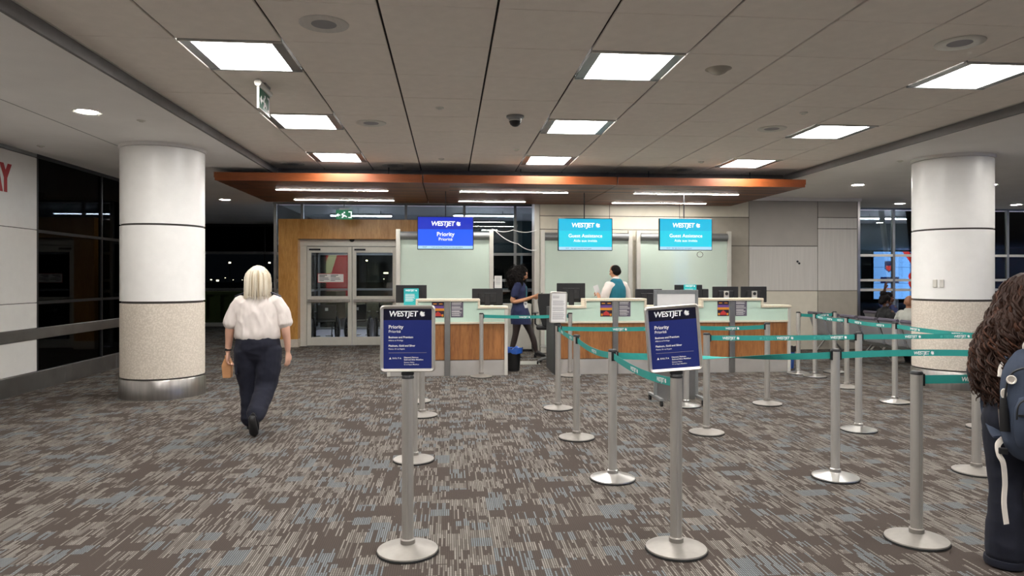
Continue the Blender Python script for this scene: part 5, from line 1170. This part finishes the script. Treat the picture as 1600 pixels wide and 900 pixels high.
remesh(S, 'jacket', 'top_black', t, .010, 3, .006, 9)
J = MB(); limb(J, [(0, 0, .95, .178, .135), (0, -.02, .86, .208, .168), (0, -.02, .78, .205, .16)], 22)
for s in (-1, 1): limb(J, [(s * .10, -.01, .82, .11, .13), (s * .098, .0, .62, .098, .105), (s * .095, 0, .44, .08, .088), (s * .10, -.01, .25, .088, .09), (s * .10, -.01, .07, .098, .10)], 18)
jn = remesh(J, 'jeans', 'jeans', t, .010, 3, .005, 8)
for s in (-1, 1):
    MB().tube([(s * .15, -.135, .90), (s * .145, -.155, .80), (s * .10, -.165, .745), (s * .055, -.165, .80), (s * .05, -.15, .90)], .003, 5).build('pocket_stitching', 'stitch', jn)
    MB().lathe([(.098, .01), (.103, .03), (.10, .05)], s * .10, -.01, 20).build('hem', 'jeans', jn); shoe(t, (s * .10, -.09, .004), (s * .11, .19, .004), mat='cuff_pale')
# backpack (worn: a thing of its own)
q = thing('backpack', 'dark navy backpack with white straps on the curly-haired traveller', 'backpack', (PX, PY, -.22), -.55); q.scale = (1.03, 1, 1.05)
K = MB(); limb(K, [(0, -.235, .86, .13, .08), (0, -.245, .93, .152, .10), (0, -.245, 1.08, .155, .105), (0, -.235, 1.22, .145, .09), (0, -.215, 1.30, .105, .06)], 24, (0, 1, 0), 6)
bk = remesh(K, 'pack_body', 'pack_navy', q, .010, 4, .003, 8)
K = MB(); limb(K, [(0, -.32, .89, .10, .035), (0, -.335, .97, .115, .045), (0, -.335, 1.06, .112, .04), (0, -.325, 1.12, .09, .02)], 20, (0, 1, 0), 5); remesh(K, 'front_pocket', 'pack_navy', q, .009, 3)
MB().tube(crom([(-.14, -.30, 1.0, ), (-.138, -.305, 1.14), (-.11, -.315, 1.235), (0, -.325, 1.27), (.11, -.315, 1.235), (.138, -.305, 1.14), (.14, -.30, 1.0)], 5), .005, 6).build('main_zip', 'black_plastic', q)
MB().tube(crom([(-.105, -.37, 1.02), (-.09, -.372, 1.10), (0, -.372, 1.135), (.09, -.372, 1.10), (.105, -.37, 1.02)], 5), .004, 6).build('pocket_zip', 'black_plastic', q)
def ribbon(path, w_, th, name, mat, side): return MB().tube(crom(path, 5), [(w_, th)] * (5 * (len(path) - 1) + 1), 6, False, 1, side).build(name, mat, q)
ribbon([(-.05, -.21, 1.315), (-.052, -.21, 1.36), (-.03, -.21, 1.385), (.03, -.21, 1.385), (.052, -.21, 1.36), (.05, -.21, 1.315)], .013, .003, 'grab_handle', 'strap_white', (0, 0, 1))
ribbon([(-.10, -.20, 1.29), (-.13, -.12, 1.34), (-.14, -.02, 1.37), (-.145, .08, 1.30), (-.16, .11, 1.15), (-.17, .06, 1.0), (-.16, -.12, .92), (-.15, -.2, .90)], .028, .008, 'shoulder_strap', 'pack_navy', (0, 0, 1))
ribbon([(.10, -.20, 1.29), (.13, -.12, 1.34), (.14, -.02, 1.37), (.145, .08, 1.30), (.16, .11, 1.15), (.17, .06, 1.0), (.16, -.12, .92), (.15, -.2, .90)], .028, .008, 'shoulder_strap', 'pack_navy', (0, 0, 1))
ribbon([(-.118, -.19, 1.285), (-.142, -.20, 1.25), (-.152, -.22, 1.20)], .010, .003, 'load_strap', 'strap_white', (0, 1, 0))
ribbon([(-.14, -.24, .90), (-.165, -.27, .875), (-.162, -.285, .83), (-.145, -.285, .79), (-.138, -.285, .70), (-.142, -.285, .60), (-.132, -.285, .50)], .016, .003, 'hanging_strap', 'strap_white', (0, 1, 0))
MB().box(-.165, -.292, .835, -.125, -.272, .865).build('buckle', 'black_plastic', q, .004)
for (x, y, z) in ((-.118, -.322, 1.20), (.118, -.322, 1.20)):
    MB().lathe([(.018 + .004 * math.cos(a), .004 * math.sin(a)) for a in [i * PI / 3 for i in range(7)]], 0, 0, 16, axis='Y').xf(Matrix.Translation((x, y, z))).build('zip_ring', 'strap_white', q)
MB().lathe([(.011 + .003 * math.cos(a), .003 * math.sin(a)) for a in [i * PI / 3 for i in range(7)]], 0, 0, 12, axis='Y').xf(Matrix.Translation((-.145, -.30, 1.13)) @ Matrix.Diagonal((1, 1, 1.8, 1))).build('zip_ring', 'strap_white', q)
MB().tube([(-.148, -.31, 1.11), (-.146, -.315, 1.04), (-.142, -.315, .95)], [.012, .02, .022], 8, True, .4, (0, 1, 0)).build('hanging_tag', 'black_plastic', q)
MB().box(-.10, -.378, 1.035, .10, -.372, 1.045).build('pocket_seam', 'black_plastic', q)
# hair: volume plus curly locks
H = MB(); H.ball((0, .01, 1.545), (.102, .115, .106), 20, 14)
limb(H, [(0, -.03, 1.55, .105, .085), (-.01, -.06, 1.44, .125, .09), (-.04, -.09, 1.33, .155, .095), (-.075, -.11, 1.23, .13, .07), (-.10, -.11, 1.15, .07, .05)], 20)
limb(H, [(-.065, .04, 1.54, .05, .08), (-.10, .03, 1.42, .055, .08), (-.15, .0, 1.30, .07, .08), (-.165, -.02, 1.20, .06, .065), (-.14, -.03, 1.12, .035, .04)], 16)
hm = remesh(H, 'hair', 'hair_brown', t, .008, 3, .006, 22, None, (1, 1, .4))
random.seed(33); hv = [v.co.copy() for v in hm.data.vertices]; ax = V((-.02, .0, 1.5))
def long_curl(i, p):
    n = 22; d = V((p.x * .9, p.y * .7, 0)); d = d.normalized() if d.length > .01 else V((0, -1, 0)); topness = max(0, min(1, (p.z - 1.45) / .2))
    a = random.uniform(0, 6); w_ = random.uniform(.010, .026) * (1 - .7 * topness); fr = random.uniform(.42, .68); out = []; c = p.copy()
    for j in range(n):
        spread = (.55 + .5 * topness) * math.exp(-j * .22); st = V((d.x * spread, d.y * spread, -1)).normalized() * .0098; c = c + st
        amp = w_ * min(1, j / 5); o = V((d.y, -d.x, 0)); out.append(c + d * (.004 + amp * .8 * math.sin(a + j * fr)) + o * amp * math.cos(a + j * fr))
    return out
pick = random.sample(hv, min(len(hv), 1500))
strands(t, 'hair_locks', 'hair_brown', pick[:420], 22, long_curl, .0085, 5); strands(t, 'hair_locks', 'hair_brown2', pick[420:640], 22, long_curl, .006); strands(t, 'hair_locks', 'hair_brown', pick[640:1500], 22, long_curl, .003)
fly = random.sample([v for v in hv if v.x < -.06], 60)
strands(t, 'flyaway_hairs', 'hair_brown2', fly, 14, lambda i, p: [p + V((-.004 * j - random.uniform(0, .004), random.uniform(-.003, .003), -.004 * j + .012 * math.sin(j * .6 + i))) for j in range(12)], .0012, 3)
